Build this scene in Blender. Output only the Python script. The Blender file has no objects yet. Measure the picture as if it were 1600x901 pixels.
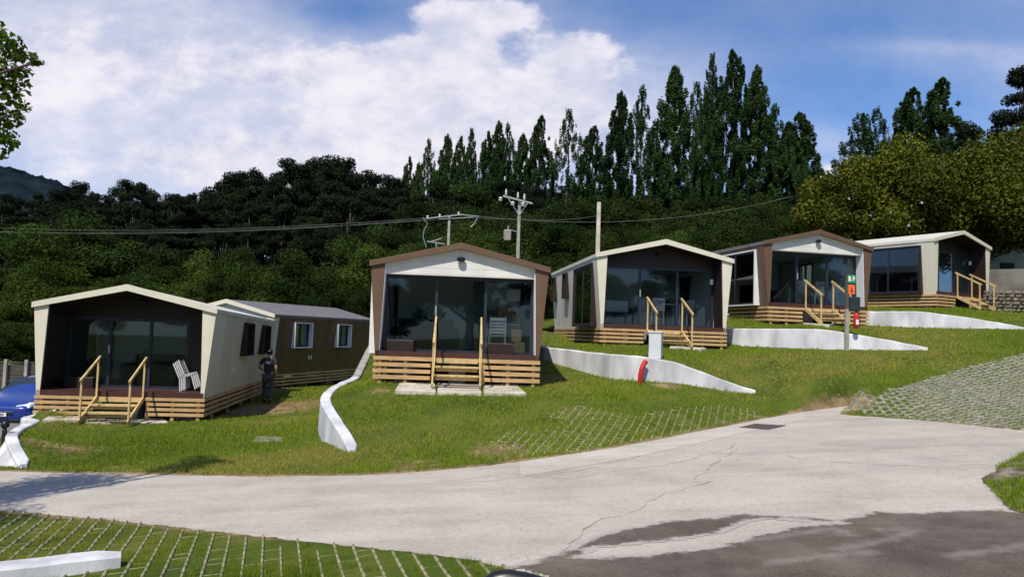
import bpy, bmesh, math, random
import numpy as np
from mathutils import Vector, Matrix
from mathutils.geometry import tessellate_polygon
random.seed(7); RNG = np.random.default_rng(7)
R = math.radians
S = bpy.context.scene
COL = S.collection

# ---------------------------------------------------------------- camera
FPX, PITCH, ROLL = 1173.0, 0.0584, 0.0342
cam_d = bpy.data.cameras.new('camera'); cam = bpy.data.objects.new('camera', cam_d); COL.objects.link(cam)
cam_d.sensor_width = 36; cam_d.lens = FPX/1600*36; cam_d.clip_start = 0.1; cam_d.clip_end = 4000
cam.matrix_world = Matrix.Rotation(math.pi/2+PITCH, 4, 'X') @ Matrix.Rotation(ROLL, 4, 'Z')
S.camera = cam

def ray(px, py):
    a, b = px-800, py-450.5
    c, s = math.cos(ROLL), math.sin(ROLL)
    u = a*c+b*s; v = -a*s+b*c
    cp, sp = math.cos(PITCH), math.sin(PITCH)
    y = cp+v/FPX*sp; z = sp-v/FPX*cp
    return (u/FPX/y, z/y)                     # x/y and z/y
def P(px, py, d):
    a, b = ray(px, py); return (a*d, d, b*d)
def PR(px, py):                               # on the plane of the lane
    a, b = ray(px, py); t = -2.1/(b-.07*a); return (a*t, t, b*t)

# ---------------------------------------------------------------- sky, sun
SUN_AZ = math.atan2(-.33, -.94); SUN_EL = R(54)
W = bpy.data.worlds.new('World'); S.world = W; W.use_nodes = True
nt = W.node_tree; nt.nodes.clear()
def N(t, **k):
    n = nt.nodes.new(t)
    for a, b in k.items(): setattr(n, a, b)
    return n
def mth(op, a, b=None, c=None, clamp=False):
    n = N('ShaderNodeMath', operation=op); n.use_clamp = clamp
    for i, v in enumerate((a, b, c)):
        if v is None: continue
        if isinstance(v, (int, float)): n.inputs[i].default_value = v
        else: nt.links.new(v, n.inputs[i])
    return n.outputs[0]
sky = N('ShaderNodeTexSky', sky_type='NISHITA'); sky.sun_disc = False
sky.sun_elevation = SUN_EL; sky.sun_rotation = SUN_AZ % (2*math.pi)
sky.air_density = 1.0; sky.dust_density = 0.3; sky.ozone_density = 2.5
tc = N('ShaderNodeTexCoord'); sep = N('ShaderNodeSeparateXYZ'); nt.links.new(tc.outputs['Generated'], sep.inputs[0])
yy = mth('MAXIMUM', mth('ABSOLUTE', sep.outputs[1]), .12)
U = mth('DIVIDE', sep.outputs[0], yy); V = mth('DIVIDE', sep.outputs[2], yy)
cmb = N('ShaderNodeCombineXYZ'); nt.links.new(U, cmb.inputs[0]); nt.links.new(mth('MULTIPLY', V, 1.6), cmb.inputs[1])
def noise(scale, detail, rough=.55, vec=None, dist=0):
    n = N('ShaderNodeTexNoise'); n.inputs['Scale'].default_value = scale; n.inputs['Detail'].default_value = detail
    n.inputs['Roughness'].default_value = rough; n.inputs['Distortion'].default_value = dist
    nt.links.new(vec or cmb.outputs[0], n.inputs['Vector']); return n.outputs[0]
n1 = noise(7, 8, .62); n2 = noise(2.6, 5, .5); n3 = noise(22, 5, .6)
def blob(px, py, rx, ry, w, k=1.0):
    a, b = ray(px, py)
    du = mth('MULTIPLY', mth('SUBTRACT', U, a), FPX/rx); dv = mth('MULTIPLY', mth('SUBTRACT', V, b), FPX/ry)
    r2 = mth('ADD', mth('MULTIPLY', du, du), mth('MULTIPLY', dv, dv))
    return mth('MULTIPLY', mth('EXPONENT', mth('MULTIPLY', r2, -k)), w)
def total(l):
    o = l[0]
    for b in l[1:]: o = mth('ADD', o, b)
    return o
thick = total([blob(*b) for b in [(900,85,66,38,1.25),(902,155,72,48,1.35),(690,25,75,34,.9),(720,60,70,40,.6),(785,22,52,26,1.15),(700,115,125,62,1.0),
    (770,190,150,60,1.1),(600,110,100,60,.6),(640,200,170,60,.8),(560,60,90,30,-.2),(500,255,220,55,.7),(455,95,150,50,.4),(250,90,200,70,.65),(60,110,130,70,.5),(300,250,250,50,.55),
    (800,118,40,22,-.3),(1292,268,26,20,.75),(520,18,120,36,-.6),(210,195,150,24,-.35)]])
veil = total([blob(*b) for b in [(200,100,420,150,.75),(480,230,460,110,.6),(850,190,260,110,.22),(520,15,110,36,-.3),(1000,130,160,60,.2),(1420,90,260,30,.12),(1290,220,80,30,.25),(1500,75,160,14,.16)]])
def smooth(x, lo, hi):
    m = N('ShaderNodeMapRange', interpolation_type='SMOOTHSTEP'); nt.links.new(x, m.inputs[0])
    m.inputs[1].default_value = lo; m.inputs[2].default_value = hi; return m.outputs[0]
t1 = mth('ADD', thick, mth('MULTIPLY', mth('SUBTRACT', n1, .5), 2.1)); t1 = mth('ADD', t1, mth('MULTIPLY', mth('SUBTRACT', n3, .5), .8))
mt = smooth(t1, .30, .84)
v1 = mth('ADD', veil, mth('MULTIPLY', mth('SUBTRACT', n2, .5), .9)); mv = smooth(v1, -.25, .72)
mask = mth('SUBTRACT', 1.0, mth('MULTIPLY', mth('SUBTRACT', 1.0, mth('MULTIPLY', mt, .93)), mth('SUBTRACT', 1.0, mth('MULTIPLY', mv, .84))))
mask = mth('MULTIPLY', mask, smooth(sep.outputs[2], -.02, .05))
tint = N('ShaderNodeMixRGB', blend_type='MULTIPLY'); tint.inputs[0].default_value = 1; nt.links.new(sky.outputs[0], tint.inputs[1]); tint.inputs[2].default_value = (.60, .84, 1.15, 1)
bg1 = N('ShaderNodeBackground'); nt.links.new(tint.outputs[0], bg1.inputs[0]); bg1.inputs[1].default_value = .125
cc = N('ShaderNodeMixRGB'); nt.links.new(smooth(mth('ADD', n1, mth('MULTIPLY', n3, .3)), .45, .82), cc.inputs[0])
cc.inputs[1].default_value = (.64, .67, .84, 1); cc.inputs[2].default_value = (.97, .93, 1.0, 1)
bg2 = N('ShaderNodeBackground'); nt.links.new(cc.outputs[0], bg2.inputs[0]); bg2.inputs[1].default_value = .95
mix = N('ShaderNodeMixShader'); nt.links.new(mask, mix.inputs[0]); nt.links.new(bg1.outputs[0], mix.inputs[1]); nt.links.new(bg2.outputs[0], mix.inputs[2])
wo = N('ShaderNodeOutputWorld'); nt.links.new(mix.outputs[0], wo.inputs[0])

sd = bpy.data.lights.new('sun', 'SUN'); sd.energy = 4.9; sd.angle = R(.55); sd.color = (1, .94, .83)
sun = bpy.data.objects.new('sun', sd); COL.objects.link(sun)
dv = Vector((math.sin(SUN_AZ)*math.cos(SUN_EL), math.cos(SUN_AZ)*math.cos(SUN_EL), math.sin(SUN_EL)))
sun.rotation_euler = dv.to_track_quat('Z', 'Y').to_euler(); sun.location = dv*60
S.view_settings.view_transform = 'Standard'; S.view_settings.look = 'None'; S.view_settings.exposure = 0; S.view_settings.gamma = 1
S.view_settings.use_curve_mapping = False
S.render.engine = 'CYCLES'; S.cycles.max_bounces = 7; S.cycles.transparent_max_bounces = 12
S.render.resolution_x = 1024; S.render.resolution_y = 576

# ---------------------------------------------------------------- materials
def mat(name, col, rough=.8, var=.12, scale=3.0, bump=0.0, bscale=30, metal=0, col2=None, spec=.4, stretch=None, attr=None, coat=0, detail=6):
    m = bpy.data.materials.new(name); m.use_nodes = True; t = m.node_tree; b = t.nodes['Principled BSDF']
    b.inputs['Roughness'].default_value = rough; b.inputs['Metallic'].default_value = metal
    b.inputs['Specular IOR Level'].default_value = spec; b.inputs['Coat Weight'].default_value = coat
    tcn = t.nodes.new('ShaderNodeTexCoord'); vec = tcn.outputs['Object']
    if stretch:
        mp = t.nodes.new('ShaderNodeMapping'); mp.inputs['Scale'].default_value = stretch; t.links.new(vec, mp.inputs[0]); vec = mp.outputs[0]
    n = t.nodes.new('ShaderNodeTexNoise'); n.inputs['Scale'].default_value = scale; n.inputs['Detail'].default_value = detail; t.links.new(vec, n.inputs['Vector'])
    r = t.nodes.new('ShaderNodeValToRGB'); t.links.new(n.outputs[0], r.inputs[0])
    c2 = col2 or tuple(c*(1-var) for c in col)
    r.color_ramp.elements[0].position = .34; r.color_ramp.elements[0].color = (*c2, 1)
    r.color_ramp.elements[1].position = .66; r.color_ramp.elements[1].color = (*[min(1, c*(1+var*.5)) for c in col], 1)
    t.links.new(r.outputs[0], b.inputs['Base Color'])
    if bump:
        n2 = t.nodes.new('ShaderNodeTexNoise'); n2.inputs['Scale'].default_value = bscale; n2.inputs['Detail'].default_value = 6; t.links.new(vec, n2.inputs['Vector'])
        bp = t.nodes.new('ShaderNodeBump'); bp.inputs['Strength'].default_value = bump; bp.inputs['Distance'].default_value = .02
        t.links.new(n2.outputs[0], bp.inputs['Height']); t.links.new(bp.outputs[0], b.inputs['Normal'])
    return m
def leafmat(name, dark, light, trans=.35, rough=.7, spec=.08):
    m = bpy.data.materials.new(name); m.use_nodes = True; t = m.node_tree; b = t.nodes['Principled BSDF']; o = t.nodes['Material Output']
    a = t.nodes.new('ShaderNodeAttribute'); a.attribute_name = 'var'
    oi = t.nodes.new('ShaderNodeObjectInfo')
    ad = t.nodes.new('ShaderNodeMath'); ad.operation = 'MULTIPLY_ADD'; t.links.new(oi.outputs['Random'], ad.inputs[0]); ad.inputs[1].default_value = .55; t.links.new(a.outputs['Fac'], ad.inputs[2])
    mr = t.nodes.new('ShaderNodeMapRange'); t.links.new(ad.outputs[0], mr.inputs[0]); mr.inputs[1].default_value = .15; mr.inputs[2].default_value = 1.45
    mx = t.nodes.new('ShaderNodeMixRGB'); t.links.new(mr.outputs[0], mx.inputs[0]); mx.inputs[1].default_value = (*dark, 1); mx.inputs[2].default_value = (*light, 1)
    t.links.new(mx.outputs[0], b.inputs['Base Color']); b.inputs['Roughness'].default_value = rough; b.inputs['Specular IOR Level'].default_value = spec
    tr = t.nodes.new('ShaderNodeBsdfTranslucent'); t.links.new(mx.outputs[0], tr.inputs[0])
    ms = t.nodes.new('ShaderNodeMixShader'); ms.inputs[0].default_value = trans
    t.links.new(b.outputs[0], ms.inputs[1]); t.links.new(tr.outputs[0], ms.inputs[2]); t.links.new(ms.outputs[0], o.inputs[0])
    return m
def glassmat(name, tint=.55, boost=1.0):
    m = bpy.data.materials.new(name); m.use_nodes = True; t = m.node_tree; t.nodes.clear()
    o = t.nodes.new('ShaderNodeOutputMaterial'); tr = t.nodes.new('ShaderNodeBsdfTransparent'); tr.inputs[0].default_value = (tint, tint*1.05, tint*1.06, 1)
    g = t.nodes.new('ShaderNodeBsdfGlossy'); g.inputs['Roughness'].default_value = .02; g.inputs[0].default_value = (.9, .95, 1, 1)
    f = t.nodes.new('ShaderNodeFresnel'); f.inputs[0].default_value = 1.5
    mu = t.nodes.new('ShaderNodeMath'); mu.operation = 'MULTIPLY'; mu.use_clamp = True; t.links.new(f.outputs[0], mu.inputs[0]); mu.inputs[1].default_value = boost
    ms = t.nodes.new('ShaderNodeMixShader'); t.links.new(mu.outputs[0], ms.inputs[0]); t.links.new(tr.outputs[0], ms.inputs[1]); t.links.new(g.outputs[0], ms.inputs[2]); t.links.new(ms.outputs[0], o.inputs[0])
    return m
def boards(name, col, period, axis='Z', dark=.55, var=.1, depth=.01, rough=.6, width=.06):
    # paint with narrow joints every `period` metres along an axis
    m = mat(name, col, rough, var*2.2, 2.4, stretch=(1, 1, .16), detail=9); t = m.node_tree; b = t.nodes['Principled BSDF']
    tcn = t.nodes.new('ShaderNodeTexCoord'); sp = t.nodes.new('ShaderNodeSeparateXYZ'); t.links.new(tcn.outputs['Object'], sp.inputs[0])
    d = t.nodes.new('ShaderNodeMath'); d.operation = 'DIVIDE'; t.links.new(sp.outputs['XYZ'.index(axis)], d.inputs[0]); d.inputs[1].default_value = period
    fr = t.nodes.new('ShaderNodeMath'); fr.operation = 'FRACT'; t.links.new(d.outputs[0], fr.inputs[0])
    gt = t.nodes.new('ShaderNodeMapRange'); gt.interpolation_type = 'SMOOTHSTEP'; t.links.new(fr.outputs[0], gt.inputs[0]); gt.inputs[1].default_value = 0; gt.inputs[2].default_value = width
    src = b.inputs['Base Color'].links[0].from_socket
    mx = t.nodes.new('ShaderNodeMixRGB'); mx.blend_type = 'MULTIPLY'; mx.inputs[0].default_value = 1; t.links.new(src, mx.inputs[1])
    mr = t.nodes.new('ShaderNodeMapRange'); t.links.new(gt.outputs[0], mr.inputs[0]); mr.inputs[3].default_value = dark; mr.inputs[4].default_value = 1
    t.links.new(mr.outputs[0], mx.inputs[2]); t.links.new(mx.outputs[0], b.inputs['Base Color'])
    bp = t.nodes.new('ShaderNodeBump'); bp.inputs['Distance'].default_value = depth; bp.inputs['Strength'].default_value = .8; t.links.new(gt.outputs[0], bp.inputs['Height']); t.links.new(bp.outputs[0], b.inputs['Normal'])
    return m
M = {}
M['cream'] = boards('cream_panel', (.60, .55, .435), .62, 'Y', .72, .05, .005, .5, .025)
M['cream_front'] = mat('cream_trim', (.66, .61, .48), .5, .05, 3)
M['brown'] = boards('brown_panel', (.120, .068, .038), .62, 'Y', .6, .08, .005, .5, .025)
M['brown_front'] = mat('brown_trim', (.130, .074, .042), .5, .08, 3)
M['darkbrown'] = mat('dark_brown_panel', (.022, .011, .009), .5, .15, 3)
M['whiteboard'] = boards('white_lap_boards', (.70, .68, .62), .15, 'Z', .8, .04, .006, .5, .05)
M['white'] = mat('white_paint', (.74, .74, .74), .5, .05, 3)
M['roof_cream'] = mat('cream_roof_sheet', (.62, .58, .50), .5, .08, 2)
M['roof_brown'] = boards('brown_grey_roof_sheet', (.16, .145, .14), .25, 'Y', .75, .08, .02, .45, .12)
M['slat'] = mat('larch_slat', (.53, .335, .155), .75, .25, 2.2, .25, 40, stretch=(1, 1, 9))
M['slat2'] = mat('treated_timber', (.56, .40, .18), .7, .25, 2.2, .25, 40, stretch=(4, 4, 1.5))
M['sill'] = mat('red_brown_board', (.060, .024, .018), .5, .15)
M['frame'] = mat('anthracite_frame', (.022, .026, .042), .4, .1)
M['interior'] = mat('interior_white', (.66, .72, .68), .8, .05)
M['floor_in'] = mat('interior_floor', (.22, .17, .13), .6, .2)
M['glass'] = glassmat('window_glass', .82, .75)
M['glass_side'] = glassmat('side_window_glass', .55, 1.3)
M['black'] = mat('black_plastic', (.012, .012, .014), .35, .1)
M['wallwhite'] = mat('whitewashed_wall', (.60, .60, .62), .9, .38, 1.6, .5, 12, stretch=(1, 1, .35), detail=10)
M['concrete'] = mat('concrete_post', (.33, .31, .27), .85, .25, 4, .3, 30)
M['slab'] = mat('pale_slab', (.52, .47, .39), .85, .25, 3, .3, 20)
M['metal'] = mat('galvanised', (.45, .46, .47), .4, .1, metal=.6)
M['wire'] = mat('dull_wire', (.16, .17, .15), .6, .1)
M['chairwhite'] = mat('white_moulded_plastic', (.6, .6, .6), .4, .03)
M['sofa'] = mat('navy_fabric', (.018, .03, .055), .9, .2, 8)
M['wood_in'] = mat('pale_wood', (.42, .30, .17), .6, .2, 6)
M['carton'] = mat('brown_cardboard', (.30, .20, .12), .8, .1)
M['leaf_in'] = mat('houseplant_leaf', (.03, .07, .03), .6, .3, 9)
M['bark'] = mat('bark', (.10, .075, .055), .9, .4, 5, .5, 20, stretch=(1, 1, .25))
M['bark_pale'] = mat('pale_bark', (.14, .13, .11), .9, .4, 5, .5, 20, stretch=(1, 1, .25))
M['red'] = mat('red_corrugated_plastic', (.55, .02, .015), .4, .1)
M['fence'] = mat('weathered_boards', (.10, .085, .075), .85, .3, 4, .3, 20, stretch=(1, 1, 6))
M['carpaint'] = mat('blue_car_paint', (.003, .024, .21), .25, .04, coat=1)
M['carglass'] = mat('car_glass', (.02, .03, .035), .05, 0, spec=.9)
M['tyre'] = mat('tyre_rubber', (.015, .015, .015), .8, .1)
M['chrome'] = mat('chrome', (.7, .7, .72), .15, .02, metal=1)
M['lamp'] = mat('headlamp_lens', (.75, .8, .85), .08, .05, spec=.8)
M['plate'] = mat('plate_white', (.7, .7, .68), .5, .02)
M['skin'] = mat('skin', (.38, .22, .15), .55, .08)
M['shirt'] = mat('charcoal_shirt', (.035, .035, .042), .85, .15, 12, .3, 14)
M['shirtprint'] = mat('white_print', (.7, .7, .7), .7, .05)
M['trouser'] = mat('grey_work_trousers', (.085, .085, .095), .85, .35, 9, .4, 12)
M['boot'] = mat('dark_boots', (.02, .018, .016), .7, .1)
M['stone'] = mat('field_stone', (.24, .20, .155), .9, .45, 5, .6, 14)
M['render'] = mat('weathered_render', (.17, .155, .135), .9, .35, 1.2, .3, 9)
M['green_sign'] = mat('green_sign', (.02, .28, .07), .4, .05)
M['orange_sign'] = mat('orange_sign', (.85, .16, .03), .4, .05)
L_broad = leafmat('broadleaf_leaves', (.008, .017, .004), (.036, .060, .010), .2)
L_front = leafmat('hedge_leaves', (.008, .019, .003), (.050, .080, .011), .25)
L_light = leafmat('light_shrub_leaves', (.015, .032, .005), (.080, .120, .017), .3)
L_dark = leafmat('dark_leaves', (.005, .010, .005), (.018, .030, .009), .1)
L_pop = leafmat('poplar_leaves', (.014, .034, .011), (.075, .130, .036), .35)
L_mag = leafmat('glossy_leaves', (.010, .020, .003), (.135, .145, .012), .2, .6, .1)
L_near = leafmat('near_leaves', (.022, .05, .006), (.12, .18, .02), .45)
L_grass = leafmat('grass_blades', (.075, .135, .008), (.31, .39, .035), .3, .75, .12)
L_dry = leafmat('dry_grass_blades', (.17, .155, .024), (.40, .33, .08), .3, .7, .2)

# ---------------------------------------------------------------- mesh helpers
class MB:
    def __init__(s): s.v = []; s.f = []; s.mi = []
    def add(s, vs, fs, mi=0):
        o = len(s.v); s.v += [tuple(v) for v in vs]; s.f += [tuple(i+o for i in f) for f in fs]; s.mi += [mi]*len(fs); return s
    def box(s, x0, x1, y0, y1, z0, z1, mi=0, mtx=None):
        vs = [(x, y, z) for z in (z0, z1) for y in (y0, y1) for x in (x0, x1)]
        if mtx: vs = [tuple(mtx @ Vector(v)) for v in vs]
        return s.add(vs, [(0,2,3,1),(4,5,7,6),(0,1,5,4),(2,6,7,3),(0,4,6,2),(1,3,7,5)], mi)
    def hexa(s, b, t, mi=0):   # bottom 4, top 4 (ccw)
        return s.add(list(b)+list(t), [(3,2,1,0),(4,5,6,7),(0,1,5,4),(1,2,6,5),(2,3,7,6),(3,0,4,7)], mi)
    def bar(s, a, b, w, h, mi=0, up=(0,0,1)):
        a, b = Vector(a), Vector(b); d = (b-a).normalized(); u = Vector(up)
        if abs(d.dot(u)) > .99: u = Vector((0, 1, 0))
        sx = d.cross(u).normalized(); sz = sx.cross(d).normalized()
        vs = []
        for p in (a, b):
            for i, j in ((-1,-1),(1,-1),(1,1),(-1,1)): vs.append(p+sx*w/2*i+sz*h/2*j)
        return s.add(vs, [(3,2,1,0),(4,5,6,7),(0,1,5,4),(1,2,6,5),(2,3,7,6),(3,0,4,7)], mi)
    def tube(s, pts, r, n=8, mi=0, cap=True):
        pts = [Vector(p) for p in pts]; rs = r if isinstance(r, (list, tuple)) else [r]*len(pts)
        prev = None; rings = []
        for i, p in enumerate(pts):
            d = (pts[min(i+1, len(pts)-1)]-pts[max(i-1, 0)]).normalized()
            u = prev if prev is not None else (Vector((0, 0, 1)) if abs(d.z) < .9 else Vector((1, 0, 0)))
            sx = d.cross(u)
            if sx.length < 1e-4: sx = d.cross(Vector((0, 1, 0)))
            sx.normalize(); sz = sx.cross(d).normalized(); prev = sz
            rings.append([p+(sx*math.cos(2*math.pi*k/n)+sz*math.sin(2*math.pi*k/n))*rs[i] for k in range(n)])
        vs = [v for rg in rings for v in rg]; fs = []
        for i in range(len(pts)-1):
            for k in range(n): fs.append((i*n+k, i*n+(k+1) % n, (i+1)*n+(k+1) % n, (i+1)*n+k))
        if cap: fs.append(tuple(range(n))[::-1]); fs.append(tuple(range((len(pts)-1)*n, len(pts)*n)))
        return s.add(vs, fs, mi)
    def lathe(s, prof, n=16, c=(0, 0, 0), mi=0):
        vs = []; fs = []
        for r, z in prof:
            for k in range(n): a = 2*math.pi*k/n; vs.append((c[0]+r*math.cos(a), c[1]+r*math.sin(a), c[2]+z))
        for i in range(len(prof)-1):
            for k in range(n): fs.append((i*n+k, i*n+(k+1) % n, (i+1)*n+(k+1) % n, (i+1)*n+k))
        fs.append(tuple(range(n))[::-1]); fs.append(tuple(range((len(prof)-1)*n, len(prof)*n)))
        return s.add(vs, fs, mi)
    def build(s, name, mats, parent=None, smooth=False, bevel=0, fix=True):
        me = bpy.data.meshes.new(name); me.from_pydata(s.v, [], s.f)
        for m in (mats if isinstance(mats, (list, tuple)) else [mats]): me.materials.append(m)
        me.polygons.foreach_set('material_index', s.mi)
        if fix:
            bm = bmesh.new(); bm.from_mesh(me); bmesh.ops.recalc_face_normals(bm, faces=bm.faces); bm.to_mesh(me); bm.free()
        if smooth: me.polygons.foreach_set('use_smooth', [True]*len(me.polygons))
        o = bpy.data.objects.new(name, me); COL.objects.link(o)
        if parent: o.parent = parent
        if bevel:
            b = o.modifiers.new('bevel', 'BEVEL'); b.width = bevel; b.segments = 2; b.limit_method = 'ANGLE'
        return o
def tag(o, label=None, cat=None, group=None, kind=None):
    if label: o['label'] = label
    if cat: o['category'] = cat
    if group: o['group'] = group
    if kind: o['kind'] = kind
    return o
def empty(name, loc=(0,0,0), rz=0, label=None, cat=None, group=None):
    o = bpy.data.objects.new(name, None); COL.objects.link(o); o.location = loc; o.rotation_euler = (0, 0, rz); o.empty_display_size = .2
    return tag(o, label, cat, group)
def copy_tree(o, parent=None):
    c = o.copy(); COL.objects.link(c); c.parent = parent
    for ch in list(o.children): copy_tree(ch, c)
    return c
def rawmesh(name, V_, F_, mats, attr=None, parent=None, smooth=False, midx=None):
    # V_ (n,3), F_ (m,k)
    me = bpy.data.meshes.new(name); k = F_.shape[1]
    me.vertices.add(len(V_)); me.vertices.foreach_set('co', V_.astype(np.float32).ravel())
    me.loops.add(F_.size); me.loops.foreach_set('vertex_index', F_.astype(np.int32).ravel())
    me.polygons.add(len(F_)); me.polygons.foreach_set('loop_start', np.arange(0, F_.size, k, dtype=np.int32)); me.polygons.foreach_set('loop_total', np.full(len(F_), k, np.int32))
    for m in (mats if isinstance(mats, (list, tuple)) else [mats]): me.materials.append(m)
    if midx is not None: me.polygons.foreach_set('material_index', midx.astype(np.int32))
    if smooth: me.polygons.foreach_set('use_smooth', [True]*len(F_))
    me.update(calc_edges=True)
    for an, av in (attr or {}).items():
        a = me.attributes.new(an, 'FLOAT', 'POINT'); a.data.foreach_set('value', av.astype(np.float32))
    o = bpy.data.objects.new(name, me); COL.objects.link(o)
    if parent: o.parent = parent
    return o

# ---------------------------------------------------------------- terrain
def frac(pts):  # list of (px, py_top, py_bot, d)
    out = []
    for px, pt, pb, d in pts:
        a = P(px, pt, d); b = P(px, pb, d); out.append((a[0], d, a[2], b[2]))
    return out
# retaining walls: (x, y, z top, z foot) along each; first = high back end, last = tip towards the lane
WALLS = {
 'w0': [(-12.9, 27, -2.45, -2.98), (-11.85, 19.5, -2.45, -2.98), (-11.62, 18.1, -2.46, -2.96)]+frac([(54,657,686,17.2),(22,670,707,15.9),(12,681,722,14.9),(17,697,729,14.1),(34,727,731,13.5)]),
 'w1': [(-4.75, 27, -.35, -2.25)]+frac([(577,541,621.5,24),(565,565,630,22),(553,590,642,20),(532,598.5,648,18.8),(518,605.5,652,17.9),(509,613,657,17.1),(504,622,667,16.1),(506,632,679,15.2),(517,650,689,14.4),(532,673,698,13.8),(549,703,706,13.2)]),
 'w2': [(-.2, 34, .3, -.3), (.3, 28, .0, -.6)]+frac([(845,543,565,23),(880,546,572,22),(911,550,580,21.2),(957,554.5,592,19.9),(1000,557.5,595,19.4),(1053,566,597,19.2),(1100,583,604,19),(1150,602,611.5,18.9),(1180,610.5,613,18.8)]),
 'w3': [(6.0, 35, 1.2, .4), (6.7, 27, .7, 0)]+frac([(1136,514,535.5,24.2),(1164,514.3,540.6,23.7),(1230,514.6,543,23.2),(1290,515.5,545,23),(1350,525.5,545.5,22.8),(1410,536,546,22.6),(1449,544,546.5,22.5)]),
 'w4': [(10.3, 38, 2.2, 1.2), (12.0, 30, 1.5, .8)]+frac([(1350,487,508.5,27.2),(1395,487,510,26.8),(1437,487.3,511.5,26.5),(1500,495,512.5,26.1),(1560,504.5,513,25.8),(1600,512,514,25.6)]),
}
WALLS = {k: [np.array(p) for p in v] for k, v in WALLS.items()}
def seg_info(w, X, Y):
    best = np.full(X.shape, 1e9); hh = np.zeros(X.shape); side = np.zeros(X.shape); zt = np.zeros(X.shape)
    for a, b in zip(w[:-1], w[1:]):
        dx, dy = b[0]-a[0], b[1]-a[1]; L2 = dx*dx+dy*dy
        t = np.clip(((X-a[0])*dx+(Y-a[1])*dy)/L2, 0, 1); qx, qy = a[0]+t*dx, a[1]+t*dy
        d = np.hypot(X-qx, Y-qy); cr = dx*(Y-a[1])-dy*(X-a[0])
        m = d < best-1e-6
        best = np.where(m, d, best); hh = np.where(m, (a[2]-a[3])*(1-t)+(b[2]-b[3])*t, hh); side = np.where(m, np.sign(cr), side); zt = np.where(m, a[2]*(1-t)+b[2]*t, zt)
    return best, hh, side, zt
def step(X, Y):
    s = np.zeros(np.shape(X))
    for k, w in WALLS.items():
        d, h, sd_, _ = seg_info(w, X, Y)
        s = s+np.where((sd_ > 0) & (d > .09), np.maximum(h-.06, 0)*np.exp(-(d/ (.9 if k == 'w0' else 3.2))**2), 0)
    return s
CABS = {'C1': (-9.357, 18.284, -1.872, .123, .453), 'C2': (-1.226, 17.68, -.645, .063, .539), 'C3': (4.57, 22.428, .227, .115, .43),
        'C4': (10.555, 25.809, 1.185, .215, .505), 'C5': (18.453, 30.642, 2.09, .537, .47), 'C6': (-10.62, 28.03, -1.84, -.296, .45)}
ctrl = []
for n, (x, y, z, th, hb) in CABS.items():
    c, s = math.cos(th), math.sin(th); L = 7.8
    for lx, ly in ((-1.9, 0), (1.9, 0), (-1.5, -.8), (1.5, -.8), (-1.9, L), (1.9, L), (0, L/2), (0, -.9)):
        dz = .10 + (.10 if (n in ('C1', 'C6') and ly > 3) else 0)
        ctrl.append((x+lx*c-ly*s, y+lx*s+ly*c, z-hb-dz+(-.04 if ly < 0 else 0)+(.12 if ly > 5 and n not in ('C1', 'C6') else 0)))
for px, py in [(0,735),(100,736),(200,740),(300,742),(480,743),(650,738),(750,728),(850,715),(950,700),(1050,682),(1120,668),(1180,656),(1240,646),(1305,645),(1450,657),(1600,672),(0,797),(150,810),(300,826),(480,846),(620,860),(720,872),(800,868),(1000,800),(1200,760),(1400,720),(1600,760),(0,880),(300,890),(1500,880),(600,800),(300,790),(900,760),(1200,700),(1800,700),(1900,760)]:
    q = PR(px, py); ctrl.append((q[0], q[1], q[2]+.0))
for px, py, d in [(1600,555,21),(1450,600,18.6),(1520,585,19.6),(1750,600,18.5),(1350,590,19),(1300,610,17.6),(1250,560,21.2),(415,628,24),(345,650,20.5),(450,612,25.5),(470,655,18),(300,690,16),(150,690,16),(470,700,14.5),(700,612,17),(560,660,15),(650,680,14),(800,660,14.6),(900,640,15.7),(1000,630,16.6),
                  (5,668,19.5),(-60,663,20),(20,650,22),(30,725,13.8),(-40,700,16),(1545,482,31),(1600,482,31),(1650,500,27)]:
    ctrl.append(P(px, py, d))
for w in WALLS.values():
    for q in w[1:]: ctrl.append((q[0], q[1], q[3]))
ctrl += [(-16, 20, -3.0), (-16, 26, -3.0), (-14, 18, -3.0), (-13.5, 23, -3.0), (-20, 16, -3.0), (22, 24, .9), (24, 30, 1.8), (26, 18, .1), (24, 12, -.9), (0, -4, -2.1), (15, 3, -1.05), (-12, 0, -2.9), (20, 35, 2.2),(2,0,-1.96)]
ctrl = np.array(ctrl); cs = np.array([step(np.array([c[0]]), np.array([c[1]]))[0] for c in ctrl])
# foot points lie on the wall line: take no step there
nfoot = sum(len(w)-1 for w in WALLS.values()); i0 = len(ctrl)-12-nfoot; cs[i0:i0+nfoot] = 0
def tps_fit(Xc, z, lam=.08):
    n = len(Xc); d = np.hypot(Xc[:, None, 0]-Xc[None, :, 0], Xc[:, None, 1]-Xc[None, :, 1]); K = np.where(d > 0, d*d*np.log(d+1e-12), 0)+lam*np.eye(n)
    Pm = np.c_[np.ones(n), Xc]; A = np.block([[K, Pm], [Pm.T, np.zeros((3, 3))]]); return np.linalg.solve(A, np.r_[z, 0, 0, 0])
Xc = ctrl[:, :2]; wt = tps_fit(Xc, ctrl[:, 2]-cs)
def tps(X, Y):
    out = np.full(X.shape, wt[-3])+wt[-2]*X+wt[-1]*Y
    for i in range(len(Xc)):
        r2 = (X-Xc[i, 0])**2+(Y-Xc[i, 1])**2; out = out+wt[i]*.5*r2*np.log(r2+1e-12)
    return out
def sst(x, a, b): t = np.clip((x-a)/(b-a), 0, 1); return t*t*(3-2*t)
def far(X, Y):
    zb = np.clip(-2.5+(X+12)*.135, -2.75, 2.6)
    return zb+np.clip(Y-41, 0, 75)*.125+np.clip(Y-116, 0, 300)*.02-np.clip(-Y-5, 0, 100)*.0
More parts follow.
